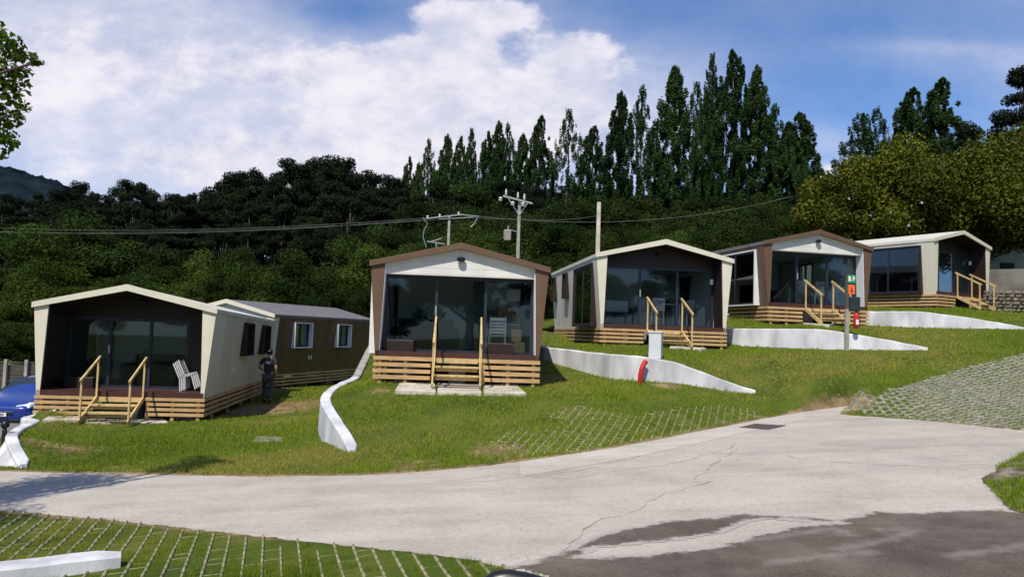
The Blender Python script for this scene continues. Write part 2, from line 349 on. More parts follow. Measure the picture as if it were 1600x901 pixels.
LANE = [PR(*q)[:2] for q in [(-330,735),(0,735),(60,737),(150,739),(300,742),(420,744),(480,743),(560,742),(650,737),(750,728),(850,715),(950,700),(1050,682),(1120,668),(1180,656),(1240,645),(1290,638),(1335,632),(1312,647),(1380,652),(1450,657),(1520,664),(1600,672),(1800,692),(2100,730)]]
LANE += [(30, 9), (30, -12), (3.2, -12), (1.0, 4.6)]+[PR(*q)[:2] for q in [(850,901),(790,886),(720,872),(620,860),(480,846),(300,826),(150,810),(0,797),(-330,770)]]
def sdist(poly, X, Y):
    d = np.full(X.shape, 1e9); ins = np.zeros(X.shape, bool); n = len(poly)
    for i in range(n):
        (ax, ay), (bx, by) = poly[i], poly[(i+1) % n]; dx, dy = bx-ax, by-ay
        t = np.clip(((X-ax)*dx+(Y-ay)*dy)/(dx*dx+dy*dy+1e-12), 0, 1); d = np.minimum(d, np.hypot(X-ax-t*dx, Y-ay-t*dy))
        c = ((ay > Y) != (by > Y)) & (X < (bx-ax)*(Y-ay)/((by-ay) if by != ay else 1e-9)+ax); ins ^= c
    return np.where(ins, d, -d)
def plane(X): return -2.1+.07*X
def ground(X, Y):
    X = np.asarray(X, float); Y = np.asarray(Y, float); shp = X.shape; X = X.ravel(); Y = Y.ravel()
    z = tps(X, Y)
    b = np.maximum(sst(Y, 33, 42), np.maximum(sst(-X, 15, 24), sst(X, 22, 32))*sst(Y, 22, 34)); z = z*(1-b)+far(X, Y)*b
    b2 = np.maximum(sst(-Y, -6, 2), np.maximum(sst(-X, 14, 20), sst(X, 24, 34))*(1-sst(Y, 16, 26))); z = z*(1-b2)+np.clip(plane(X), -3.1, -.2)*b2
    z = z+step(X, Y)*(1-sst(Y, 34, 42))
    d = sdist(LANE, X, Y); w = sst(d, -.35, .02); pl = np.where((X > 20) | (X < -16), z-.03, plane(X))
    z = z*(1-w)+(pl-.035*sst(d, -.02, .12)+.012*(1-sst(d, -.02, .05)))*w
    return z.reshape(shp)
def g1(x, y): return float(ground(np.array([x]), np.array([y]))[0])
def on(px, py, d0=8, d1=34):   # where the view ray through a pixel of the photograph meets the ground
    a, b = ray(px, py); ds = np.linspace(d0, d1, 700); zz = ground(a*ds, ds); k = np.argmax(zz >= b*ds)
    d = ds[k]; return (a*d, d, float(zz[k]))

def spaced(a, b, s): return list(np.arange(a, b, s))
xs = np.array(spaced(-220, -40, 9)+spaced(-40, -17, 1.2)+spaced(-17, 24, .10)+spaced(24, 60, 1.5)+spaced(60, 260, 10))
ys = np.array(spaced(-120, -10, 8)+spaced(-10, 5, .8)+spaced(5, 33, .10)+spaced(33, 60, 1.0)+spaced(60, 140, 4)+spaced(140, 520, 20))
GX, GY = np.meshgrid(xs, ys); GZ = ground(GX, GY)
inner = (GY > 9) & (GY < 31) & (np.abs(GX) < 22)
GZ += np.where(inner, (RNG.random(GX.shape)-.5)*.02*(sdist(LANE, GX.ravel(), GY.ravel()).reshape(GX.shape) < -.15), 0)
idx = np.arange(GX.size).reshape(GX.shape)
F = np.stack([idx[:-1, :-1].ravel(), idx[:-1, 1:].ravel(), idx[1:, 1:].ravel(), idx[1:, :-1].ravel()], 1)
SOIL = [(*on(400,640)[:2], 2.2, 1.0), (*on(340,635)[:2], 1.6, .9), (*on(450,610)[:2], 1.2, .5), (*on(470,655)[:2], 1.3, .5), (*on(100,700)[:2], .9, .7), (*on(60,690)[:2], .7, .6), (*on(860,590)[:2], .8, .5), (*on(650,725)[:2], .6, .5), (*on(780,705)[:2], .7, .7), (*on(1345,628)[:2], .5, .6), (*on(1300,640)[:2], .35, .7),
        (*on(1040,602)[:2], .5, .7), (*on(590,610)[:2], .5, .5), (*on(1490,570)[:2], 1.2, .4), (*on(630,735)[:2], .4, .6), (*on(1215,655)[:2], .5, .9), (*on(180,730)[:2], .4, .5)]
def soil(X, Y):
    s = np.zeros(X.shape)
    for x, y, r, a in SOIL: s = np.maximum(s, a*np.exp(-(((X-x)/r)**2+((Y-y)/(r*.8))**2)))
    d = sdist(LANE, X.ravel(), Y.ravel()).reshape(X.shape); s = np.maximum(s, .75*np.exp(-(np.minimum(d, 0)/.14)**2)*(Y > 8))
    # beneath the cabins
    for n, (x, y, z, th, hb) in CABS.items():
        c, s_ = math.cos(th), math.sin(th); lx = (X-x)*c+(Y-y)*s_; ly = -(X-x)*s_+(Y-y)*c
        s = np.maximum(s, ((np.abs(lx) < 1.85) & (ly > .1) & (ly < 7.7))*1.0)
    return s
gm = bpy.data.materials.new('lawn_soil'); gm.use_nodes = True; t = gm.node_tree; b = t.nodes['Principled BSDF']; b.inputs['Roughness'].default_value = .95; b.inputs['Specular IOR Level'].default_value = .1
tcn = t.nodes.new('ShaderNodeTexCoord')
def tn(sc, det=6):
    n = t.nodes.new('ShaderNodeTexNoise'); n.inputs['Scale'].default_value = sc; n.inputs['Detail'].default_value = det; t.links.new(tcn.outputs['Object'], n.inputs['Vector']); return n
def ramp(src, stops):
    r = t.nodes.new('ShaderNodeValToRGB'); t.links.new(src, r.inputs[0]); e = r.color_ramp.elements
    while len(e) < len(stops): e.new(.5)
    for i, (p, c) in enumerate(stops): e[i].position = p; e[i].color = (*c, 1)
    return r
ga = ramp(tn(1.1).outputs[0], [(.3, (.040, .062, .010)), (.5, (.070, .098, .014)), (.7, (.12, .115, .03))])
gb = ramp(tn(2.5).outputs[0], [(.3, (.13, .085, .045)), (.7, (.30, .215, .12))])
at = t.nodes.new('ShaderNodeAttribute'); at.attribute_name = 'soil'
mm = t.nodes.new('ShaderNodeMath'); mm.operation = 'MULTIPLY_ADD'; nn = tn(9); t.links.new(nn.outputs[0], mm.inputs[0]); mm.inputs[1].default_value = .9; t.links.new(at.outputs['Fac'], mm.inputs[2])
mr = t.nodes.new('ShaderNodeMapRange'); t.links.new(mm.outputs[0], mr.inputs[0]); mr.inputs[1].default_value = .75; mr.inputs[2].default_value = 1.0
mx = t.nodes.new('ShaderNodeMixRGB'); t.links.new(mr.outputs[0], mx.inputs[0]); t.links.new(ga.outputs[0], mx.inputs[1]); t.links.new(gb.outputs[0], mx.inputs[2]); t.links.new(mx.outputs[0], b.inputs['Base Color'])
bp = t.nodes.new('ShaderNodeBump'); bp.inputs['Strength'].default_value = .6; bp.inputs['Distance'].default_value = .04; t.links.new(tn(25).outputs[0], bp.inputs['Height']); t.links.new(bp.outputs[0], b.inputs['Normal'])
ter = rawmesh('ground', np.stack([GX.ravel(), GY.ravel(), GZ.ravel()], 1), F, gm, {'soil': soil(GX, GY).ravel()}, smooth=True); tag(ter, kind='structure')

# distant mountain
def mountain():
    xs_ = np.linspace(-900, 200, 400); ys_ = np.linspace(520, 900, 90); X, Y = np.meshgrid(xs_, ys_)
    xr = X/Y*700
    prof = np.interp(xr, [-700, -520, -470, -430, -395, -350, -250, 0, 200], [140, 139, 134, 123, 106, 84, 55, 28, 18])
    Z = prof*np.exp(-((Y-700)/170)**2)+8*np.sin(X*.021)*np.cos(Y*.03)+RNG.normal(0, 1.6, X.shape)
    Z[0] -= 30
    id_ = np.arange(X.size).reshape(X.shape); F_ = np.stack([id_[:-1, :-1].ravel(), id_[:-1, 1:].ravel(), id_[1:, 1:].ravel(), id_[1:, :-1].ravel()], 1)
    tag(rawmesh('mountain', np.stack([X.ravel(), Y.ravel(), Z.ravel()], 1), F_, mat('far_wooded_mountain', (.012, .020, .026), 1, .5, .05, 0, spec=.0, col2=(.004, .008, .012), detail=10)), kind='structure')
mountain()

# ---------------------------------------------------------------- lane and paving
def flat_sheet(name, poly, holes, zoff, m, res=None, parent=None):
    loops = [[Vector((x, y, 0)) for x, y in poly]]+[[Vector((x, y, 0)) for x, y in h] for h in holes]
    tri = tessellate_polygon(loops); vs = [v for l in loops for v in l]
    o = MB().add([(v.x, v.y, plane(v.x)+zoff) for v in vs], [tuple(x) for x in tri]).build(name, m, parent)
    for p in o.data.polygons:
        pass
    bm = bmesh.new(); bm.from_mesh(o.data)
    for f in bm.faces:
        if f.normal.z < 0: f.normal_flip()
    bm.to_mesh(o.data); bm.free(); return o
def rough_edge(poly, amp, stepl=.12, seed=1, closed=True):
    r = random.Random(seed); out = []
    for i in range(len(poly) if closed else len(poly)-1):
        a = poly[i]; b_ = poly[(i+1) % len(poly)]; L_ = math.dist(a, b_); n = max(1, min(140, int(L_/stepl)))
        for k in range(n):
            t_ = k/n; ph = r.gauss(0, amp) if 0 < k else r.gauss(0, amp*.3); nx, ny = (b_[1]-a[1])/(L_+1e-9), -(b_[0]-a[0])/(L_+1e-9)
            out.append((a[0]+(b_[0]-a[0])*t_+nx*ph, a[1]+(b_[1]-a[1])*t_+ny*ph))
    return out
def roadmat(name, base, dark, light, cr=.6, speck=.2):
    m = bpy.data.materials.new(name); m.use_nodes = True; t = m.node_tree; b = t.nodes['Principled BSDF']; b.inputs['Roughness'].default_value = .9; b.inputs['Specular IOR Level'].default_value = .2
    tc_ = t.nodes.new('ShaderNodeTexCoord')
    def tn(sc, det=6, st=None):
        n = t.nodes.new('ShaderNodeTexNoise'); n.inputs['Scale'].default_value = sc; n.inputs['Detail'].default_value = det; n.inputs['Roughness'].default_value = .6
        if st:
            mp = t.nodes.new('ShaderNodeMapping'); mp.inputs['Scale'].default_value = st; mp.inputs['Rotation'].default_value = (0, 0, -.25); t.links.new(tc_.outputs['Object'], mp.inputs[0]); t.links.new(mp.outputs[0], n.inputs['Vector'])
        else: t.links.new(tc_.outputs['Object'], n.inputs['Vector'])
        return n.outputs[0]
    def rmp(s, stops):
        r = t.nodes.new('ShaderNodeValToRGB'); t.links.new(s, r.inputs[0]); e = r.color_ramp.elements
        while len(e) < len(stops): e.new(.5)
        for i, (p, c) in enumerate(stops): e[i].position = p; e[i].color = (*c, 1)
        return r.outputs[0]
    def mul(a, b_, f=1):
        x = t.nodes.new('ShaderNodeMixRGB'); x.blend_type = 'MULTIPLY'; x.inputs[0].default_value = f; t.links.new(a, x.inputs[1]); t.links.new(b_, x.inputs[2]); return x.outputs[0]
    c = rmp(tn(.9, 7), [(.3, dark), (.5, base), (.72, light)])
    c = mul(c, rmp(tn(1.3, 6, (.35, 1.6, 1)), [(.35, (.86, .85, .84)), (.6, (1, 1, 1))]))
    c = mul(c, rmp(tn(55, 3), [(.36, (1-speck,)*3), (.52, (1, 1, 1))]))
    c = mul(c, rmp(tn(14, 5), [(.3, (.84, .84, .85)), (.5, (1, 1, 1))]))
    vo = t.nodes.new('ShaderNodeTexVoronoi'); vo.feature = 'DISTANCE_TO_EDGE'; vo.inputs['Scale'].default_value = .33
    ns = t.nodes.new('ShaderNodeTexNoise'); ns.inputs['Scale'].default_value = 2.2; ns.inputs['Detail'].default_value = 8
    t.links.new(tc_.outputs['Object'], ns.inputs['Vector'])
    vm = t.nodes.new('ShaderNodeVectorMath'); vm.operation = 'MULTIPLY_ADD'; t.links.new(ns.outputs['Color'], vm.inputs[0]); vm.inputs[1].default_value = (.8, .8, .8); t.links.new(tc_.outputs['Object'], vm.inputs[2]); t.links.new(vm.outputs[0], vo.inputs['Vector'])
    crk = rmp(vo.outputs[0], [(.0, (cr,)*3), (.0028, (1, 1, 1))])
    pm = rmp(tn(.5, 3), [(.52, (0, 0, 0)), (.6, (1, 1, 1))])
    x = t.nodes.new('ShaderNodeMixRGB'); t.links.new(pm, x.inputs[0]); x.inputs[1].default_value = (1, 1, 1, 1); t.links.new(crk, x.inputs[2])
    c = mul(c, x.outputs[0]); t.links.new(c, b.inputs['Base Color'])
    bp = t.nodes.new('ShaderNodeBump'); bp.inputs['Strength'].default_value = .35; bp.inputs['Distance'].default_value = .01; t.links.new(tn(70, 4), bp.inputs['Height']); t.links.new(bp.outputs[0], b.inputs['Normal'])
    return m
M['lane'] = roadmat('worn_concrete', (.465, .42, .365), (.385, .35, .305), (.51, .462, .402), .75)
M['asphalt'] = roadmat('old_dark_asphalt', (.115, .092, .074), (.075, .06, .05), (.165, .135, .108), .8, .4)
road = flat_sheet('road', rough_edge(LANE, .022, .14, 3), [], 0, M['lane']); tag(road, kind='structure')
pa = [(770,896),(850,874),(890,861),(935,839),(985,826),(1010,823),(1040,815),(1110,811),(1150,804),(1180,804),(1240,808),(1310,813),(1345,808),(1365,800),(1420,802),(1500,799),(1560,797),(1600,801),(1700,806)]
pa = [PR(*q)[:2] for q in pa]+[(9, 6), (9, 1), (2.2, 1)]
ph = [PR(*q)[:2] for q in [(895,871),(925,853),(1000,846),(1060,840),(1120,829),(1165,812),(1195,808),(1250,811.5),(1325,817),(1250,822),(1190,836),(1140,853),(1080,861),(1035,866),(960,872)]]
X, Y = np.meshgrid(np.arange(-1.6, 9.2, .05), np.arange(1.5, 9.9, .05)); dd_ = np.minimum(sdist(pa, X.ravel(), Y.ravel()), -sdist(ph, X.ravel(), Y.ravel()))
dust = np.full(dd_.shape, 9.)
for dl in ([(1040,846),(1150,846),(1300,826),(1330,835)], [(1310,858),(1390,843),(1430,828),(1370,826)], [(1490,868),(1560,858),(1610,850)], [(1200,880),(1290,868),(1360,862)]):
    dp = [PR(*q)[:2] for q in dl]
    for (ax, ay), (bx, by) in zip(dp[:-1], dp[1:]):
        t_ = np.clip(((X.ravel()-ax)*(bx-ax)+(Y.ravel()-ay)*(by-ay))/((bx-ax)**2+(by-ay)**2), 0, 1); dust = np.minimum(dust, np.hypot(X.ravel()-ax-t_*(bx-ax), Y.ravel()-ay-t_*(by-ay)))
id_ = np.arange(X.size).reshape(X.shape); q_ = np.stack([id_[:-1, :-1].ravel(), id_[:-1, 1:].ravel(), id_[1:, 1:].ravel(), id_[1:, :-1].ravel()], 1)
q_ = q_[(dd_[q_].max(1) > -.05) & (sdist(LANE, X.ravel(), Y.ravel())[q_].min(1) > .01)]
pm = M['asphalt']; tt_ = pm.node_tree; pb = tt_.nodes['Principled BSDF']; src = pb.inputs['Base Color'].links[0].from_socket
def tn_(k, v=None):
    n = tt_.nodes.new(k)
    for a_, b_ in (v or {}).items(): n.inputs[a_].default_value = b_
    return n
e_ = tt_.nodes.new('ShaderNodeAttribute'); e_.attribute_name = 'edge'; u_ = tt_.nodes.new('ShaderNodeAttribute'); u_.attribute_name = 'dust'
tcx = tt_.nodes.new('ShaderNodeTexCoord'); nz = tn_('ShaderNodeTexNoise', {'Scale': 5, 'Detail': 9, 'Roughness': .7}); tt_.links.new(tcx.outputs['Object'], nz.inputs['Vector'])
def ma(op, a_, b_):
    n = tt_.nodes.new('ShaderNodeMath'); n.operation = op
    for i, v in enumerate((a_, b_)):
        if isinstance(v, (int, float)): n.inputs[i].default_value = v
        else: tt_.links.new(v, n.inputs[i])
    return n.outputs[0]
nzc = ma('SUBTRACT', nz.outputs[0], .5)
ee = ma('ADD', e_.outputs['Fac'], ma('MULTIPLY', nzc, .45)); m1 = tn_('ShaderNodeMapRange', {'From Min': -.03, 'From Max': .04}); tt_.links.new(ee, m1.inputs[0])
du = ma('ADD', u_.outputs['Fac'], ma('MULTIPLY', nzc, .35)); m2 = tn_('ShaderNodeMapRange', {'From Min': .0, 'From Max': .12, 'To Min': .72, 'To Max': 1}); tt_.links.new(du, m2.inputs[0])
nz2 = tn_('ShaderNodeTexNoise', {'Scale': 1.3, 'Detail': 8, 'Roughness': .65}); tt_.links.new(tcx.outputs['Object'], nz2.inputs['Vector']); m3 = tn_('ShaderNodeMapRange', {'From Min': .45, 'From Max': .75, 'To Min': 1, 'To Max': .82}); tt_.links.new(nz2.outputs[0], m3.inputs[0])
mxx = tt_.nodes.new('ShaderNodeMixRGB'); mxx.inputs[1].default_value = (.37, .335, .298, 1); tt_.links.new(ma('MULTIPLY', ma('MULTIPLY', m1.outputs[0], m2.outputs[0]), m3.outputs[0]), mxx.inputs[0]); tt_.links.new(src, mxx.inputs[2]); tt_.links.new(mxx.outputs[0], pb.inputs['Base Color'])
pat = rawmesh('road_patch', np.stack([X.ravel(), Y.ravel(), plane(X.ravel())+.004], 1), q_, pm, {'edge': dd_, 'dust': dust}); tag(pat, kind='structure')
# poured strip along the far edge of the lane
strip = [PR(*q)[:2] for q in [(812,722),(900,709),(1000,692),(1100,672),(1180,657),(1255,643)]]+[PR(*q)[:2] for q in [(1262,654),(1180,672),(1100,690),(1000,712),(900,730),(815,744)]]
M['strip'] = roadmat('poured_strip', (.52, .472, .41), (.465, .42, .365), (.56, .51, .447), .8)
tag(flat_sheet('road_margin', rough_edge(strip, .012, .15, 8), [], .004, M['strip']), kind='structure')
# tar-filled crack lines in the lane
ck = MB(); rr = random.Random(4)
for line in [[(880,748),(960,736),(1060,722),(1140,700),(1150,692)], [(1085,748),(1110,728),(1150,700)], [(700,750),(800,740),(880,748)], [(870,870),(930,815),(985,800),(1040,770),(1110,752)], [(1230,712),(1300,722),(1440,728),(1540,726),(1600,716)], [(1000,712),(900,736),(760,752),(560,760)]]:
    pts = [PR(*q)[:2] for q in line]; pts = rough_edge(pts, .03, .16, rr.randint(0, 99), False)+[pts[-1]]
    for a, b_ in zip(pts[:-1], pts[1:]):
        w_ = rr.uniform(.002, .007); L_ = math.dist(a, b_)+1e-6; nx, ny = (b_[1]-a[1])/L_*w_, -(b_[0]-a[0])/L_*w_
        ck.add([(x, y, plane(x)+.008) for x, y in ((a[0]+nx, a[1]+ny), (b_[0]+nx, b_[1]+ny), (b_[0]-nx, b_[1]-ny), (a[0]-nx, a[1]-ny))], [(0, 1, 2, 3)])
tag(ck.build('road_cracks', mat('crack_dirt', (.35, .315, .28), .95, .3), fix=False), kind='structure')

def draped(name, poly, m, zoff, st=.25, kind='structure'):
    A = np.array(poly); x0, y0 = A.min(0); x1, y1 = A.max(0); X, Y = np.meshgrid(np.arange(x0, x1+st, st), np.arange(y0, y1+st, st)); Z = ground(X, Y)+zoff
    id_ = np.arange(X.size).reshape(X.shape); q = np.stack([id_[:-1, :-1].ravel(), id_[:-1, 1:].ravel(), id_[1:, 1:].ravel(), id_[1:, :-1].ravel()], 1)
    cx = X.ravel()[q].mean(1); cy = Y.ravel()[q].mean(1); q = q[sdist(poly, cx, cy) > 0]
    return tag(rawmesh(name, np.stack([X.ravel(), Y.ravel(), Z.ravel()], 1), q, m, smooth=True), kind=kind)
M['parking'] = roadmat('car_park_asphalt', (.20, .195, .19), (.16, .155, .15), (.25, .24, .235), .8)
draped('car_park', [(-12.05, 13.9), (-12.15, 16), (-12.2, 19), (-12.9, 27), (-19, 27), (-17, 13.6)], M['parking'], .02)
def covers(name, pxs, m, z=.03, lab='', cat='drain cover'):
    q = [on(*p) for p in pxs]; vs = [(x, y, z0+z) for x, y, z0 in q]; lo = [(x, y, z0-.1) for x, y, z0 in q]
    return tag(MB().hexa(lo, vs).build(name, m), lab, cat)
covers('manhole_cover', [(395,691),(443,691),(440,684),(400,683)], M['fence'] if False else mat('old_slab', (.22, .20, .17), .9, .3, 6), .02, 'flat grey stone inspection cover set in the lawn in front of the leftmost cabin', 'manhole cover')
dr = [PR(*q) for q in [(1155,668),(1200,671),(1228,665),(1180,662)]]
dm = mat('rusty_iron', (.09, .06, .055), .8, .3, 20)
tag(MB().hexa([(x, y, z-.05) for x, y, z in dr], [(x, y, z+.012) for x, y, z in dr]).build('drain_cover', dm), 'dark rusty iron drain cover at the edge of the lane below the paver strip', 'drain cover')

# concrete grass pavers (open lattice, grass in the cells)
M['paver'] = mat('paver_concrete', (.27, .25, .14), .9, .3, 5, .3, 30)
M['paver_grey'] = mat('paver_concrete_grey', (.25, .24, .185), .9, .35, 5, .3, 30)
PAV = {}
def lattice(name, poly_px, onplane, az, pitch, bw, cross, keep, m, up=.012, cuppitch=None, xdrop=.021):
    poly = [(PR(*q) if onplane else on(*q))[:2] for q in poly_px]; PAV[name] = poly
    dx, dy = math.sin(az), math.cos(az); nx, ny = dy, -dx
    A = np.array(poly); s = A@np.array([nx, ny]); t_ = A@np.array([dx, dy]); cp = cuppitch or pitch
    ss = np.arange(s.min(), s.max(), pitch); tt = np.arange(t_.min(), t_.max(), cp)
    SS, TT = np.meshgrid(ss, tt, indexing='ij')
    def seg(s0, t0, s1, t1, w, hgt, mask):
        x0 = s0*nx+t0*dx; y0 = s0*ny+t0*dy; x1 = s1*nx+t1*dx; y1 = s1*ny+t1*dy; mx_, my_ = (x0+x1)/2, (y0+y1)/2
        m_ = (sdist(poly, mx_, my_) > 0) & mask
        x0, y0, x1, y1, mx_, my_, hg = [q[m_] for q in (x0, y0, x1, y1, mx_, my_, hgt)]
        z0 = ground(x0, y0)+hg; z1 = ground(x1, y1)+hg; L_ = np.hypot(x1-x0, y1-y0); px_ = (y1-y0)/L_*w/2; py_ = -(x1-x0)/L_*w/2
        V8 = np.stack([np.stack([x0+px_, y0+py_, z0], -1), np.stack([x1+px_, y1+py_, z1], -1), np.stack([x1-px_, y1-py_, z1], -1), np.stack([x0-px_, y0-py_, z0], -1)], 1)
        lo = V8.copy(); lo[:, :, 2] -= .07; lo[:, 0:2, 0] += px_[:, None]*.3; V_ = np.concatenate([V8, lo], 1).reshape(-1, 3)
        o_ = np.arange(len(z0))[:, None]*8
        return V_, np.concatenate([o_+np.array(f) for f in ([0,3,2,1],[0,1,5,4],[1,2,6,5],[2,3,7,6],[3,0,4,7])], 0)
    vv, ff = [], []; o = 0
    h = RNG.normal(0, .004, SS.shape)+up
    gone = (noise2(SS*.9, TT*.9, 11)*.6+noise2(SS*2.3, TT*1.1, 12)*.25+RNG.random(SS.shape)*.14) < keep*.98-.10
    for a in [(SS, TT, SS, TT+cp*1.01, bw, h, gone), ((SS), TT+(np.arange(len(ss)) % 2)[:, None]*cp*.5, SS+pitch, TT+(np.arange(len(ss)) % 2)[:, None]*cp*.5, cross, h-xdrop, gone)]:
        v_, f_ = seg(*a); vv.append(v_); ff.append(f_+o); o += len(v_)
    return tag(rawmesh(name, np.concatenate(vv), np.concatenate(ff), m), kind='structure')
def noise2(X, Y, seed=0):
    r = np.random.default_rng(seed); n = np.zeros(np.shape(X))
    for k in range(6):
        a = r.uniform(0, 2*math.pi); f = r.uniform(.7, 2.6); n = n+np.sin((X*math.cos(a)+Y*math.sin(a))*f+r.uniform(0, 6))
    return .5+n/7
lattice('paving_grid', [(0,799),(150,812),(300,828),(480,848),(620,862),(720,874),(800,890),(880,905),(900,980),(-200,980),(-200,785)], True, R(-17.5), .172, .019, .010, .78, M['paver'], .018)
lattice('paving_grid', [(812,714),(900,704),(1000,688),(1100,669),(1190,650),(1175,640),(1120,634),(1050,640),(990,652),(930,640),(900,633),(860,648),(800,672),(765,690)], False, R(17.7), .155, .022, .010, .80, M['paver'], .024)
P3 = [(1305,646),(1380,651),(1450,656),(1600,671),(1900,700),(1950,560),(1700,548),(1600,552),(1560,563),(1520,572),(1480,582),(1440,594),(1400,607),(1360,622),(1325,634)]
lattice('paving_grid', P3, False, R(8), .165, .055, .034, 2, M['paver_grey'], .02, cuppitch=.21, xdrop=.003)

# retaining walls
def wallmesh(name, w, label, thick=.16, parent=None, batter=None):
    pts = []
    for a, b_ in zip(w[:-1], w[1:]):
        for k in range(4):
            pts.append(a+(b_-a)*k/4)
    pts.append(w[-1]); pts = np.array(pts)
    ker = pts.copy(); ker[1:-1] = (pts[:-2]+2*pts[1:-1]+pts[2:])/4; pts = ker
    d = np.gradient(pts[:, :2], axis=0); d /= np.linalg.norm(d, axis=1)[:, None]; nrm = np.stack([-d[:, 1], d[:, 0]], 1)   # towards the high side
    mb = MB(); n = len(pts); rg = []
    for i in range(n):
        x, y, zt, zf = pts[i]; zb_ = min(zf, zt-.05)-.5; th = thick*(1 if i < n-1 else .5); bt = .03 if batter is None else float(np.interp(i/(n-1), *batter))
        a = (x-nrm[i, 0]*.05, y-nrm[i, 1]*.05); c = (x+nrm[i, 0]*th, y+nrm[i, 1]*th); zt += random.gauss(0, .004)+.02
        rg.append([(a[0]-nrm[i, 0]*bt, a[1]-nrm[i, 1]*bt, zf-.02 if bt > .05 else zb_), (a[0], a[1], zt-.025), (a[0]+nrm[i, 0]*.025, a[1]+nrm[i, 1]*.025, zt), (c[0]-nrm[i, 0]*.02, c[1]-nrm[i, 1]*.02, zt), (c[0], c[1], zt-.02), (c[0], c[1], zb_)])
    k = 6; fs = []
    for i in range(n-1):
        for j in range(k): fs.append((i*k+j, i*k+(j+1) % k, (i+1)*k+(j+1) % k, (i+1)*k+j))
    fs += [tuple(range(k)), tuple(range((n-1)*k, n*k))]
    return tag(mb.add([v for r_ in rg for v in r_], fs).build(name, M['wallwhite'], parent), label, 'wall', 'white retaining walls stepping down between the cabins')
w0o = wallmesh('retaining_wall', WALLS['w0'], 'low white kerb wall curving round the lawn corner beside the blue car')
hull = bmesh.new()
for q_ in [(22,670,15.9),(12,681,14.9),(17,697,14.1),(34.5,727,13.5),(-3,704,15.0),(-14,731,13.9),(34,731,13.45)]:
    p_ = P(*q_); hull.verts.new(p_); hull.verts.new((p_[0], p_[1], -3.15))
bmesh.ops.convex_hull(hull, input=hull.verts); hm_ = bpy.data.meshes.new('flared_end'); hull.to_mesh(hm_); hull.free(); hm_.materials.append(M['wallwhite']); ho_ = bpy.data.objects.new('flared_end', hm_); COL.objects.link(ho_); ho_.parent = w0o
w1o = wallmesh('retaining_wall', WALLS['w1'], 'narrow white wall curving down the bank between the two left lots and ending in a point')
w1o.data.materials.append(M['concrete'])
for f_ in w1o.data.polygons:
    if f_.center.y > 20.2: f_.material_index = 1
wallmesh('retaining_wall', WALLS['w2'], 'long white retaining wall behind the red pipe, its end tapering into the grass')
wallmesh('retaining_wall', WALLS['w3'], 'white retaining wall behind the signpost, below the brown cabin with the white gable')
wallmesh('retaining_wall', WALLS['w4'], 'white retaining wall highest up the slope, below the rightmost cabin')
fw = [np.array((*PR(-160, 938)[:2], 0, 0)), np.array((*PR(188, 884)[:2], 0, 0))]
for q, hh in zip(fw, (.17, .10)): q[2] = plane(q[0])+hh; q[3] = plane(q[0])
mid = (fw[0]+fw[1])/2
wallmesh('divider_wall', [fw[0], mid, fw[1]], 'white painted divider wall lying across the grass pavers at the bottom left corner', .2)

# ---------------------------------------------------------------- cabins
WB, WE, HE, HR = 1.92, 2.10, 2.20, 2.71
def X_(z): return WB+(WE-WB)*z/HE
def side_wall(s, y0, y1, openings, outer, parent):
    ts = sorted({y0, y1, *[o[0] for o in openings], *[o[1] for o in openings]}); zs = sorted({0.0, 2.10, *[o[2] for o in openings], *[o[3] for o in openings]})
    def solid(i, j):
        if i < 0 or j < 0 or i >= len(ts)-1 or j >= len(zs)-1: return False
        ct, cz = (ts[i]+ts[i+1])/2, (zs[j]+zs[j+1])/2
        return not any(o[0] < ct < o[1] and o[2] < cz < o[3] for o in openings)
    mb = MB()
    for i in range(len(ts)-1):
        for j in range(len(zs)-1):
            if not solid(i, j): continue
            a, b_, c, d = ts[i], ts[i+1], zs[j], zs[j+1]
            o = [(s*X_(z), t_, z) for t_, z in ((a, c), (b_, c), (b_, d), (a, d))]; n = [(s*(X_(z)-.09), t_, z) for t_, z in ((a, c), (b_, c), (b_, d), (a, d))]
            mb.add(o, [(0,1,2,3)] if s > 0 else [(3,2,1,0)]); mb.add(n, [(3,2,1,0)] if s > 0 else [(0,1,2,3)], 1)
            for (di, dj, p, q) in ((-1,0,3,0),(1,0,1,2),(0,-1,0,1),(0,1,2,3)):
                if not solid(i+di, j+dj): mb.add([o[p], o[q], n[q], n[p]], [(0,1,2,3)])
    return mb.build('wall', [outer, M['interior']], parent)
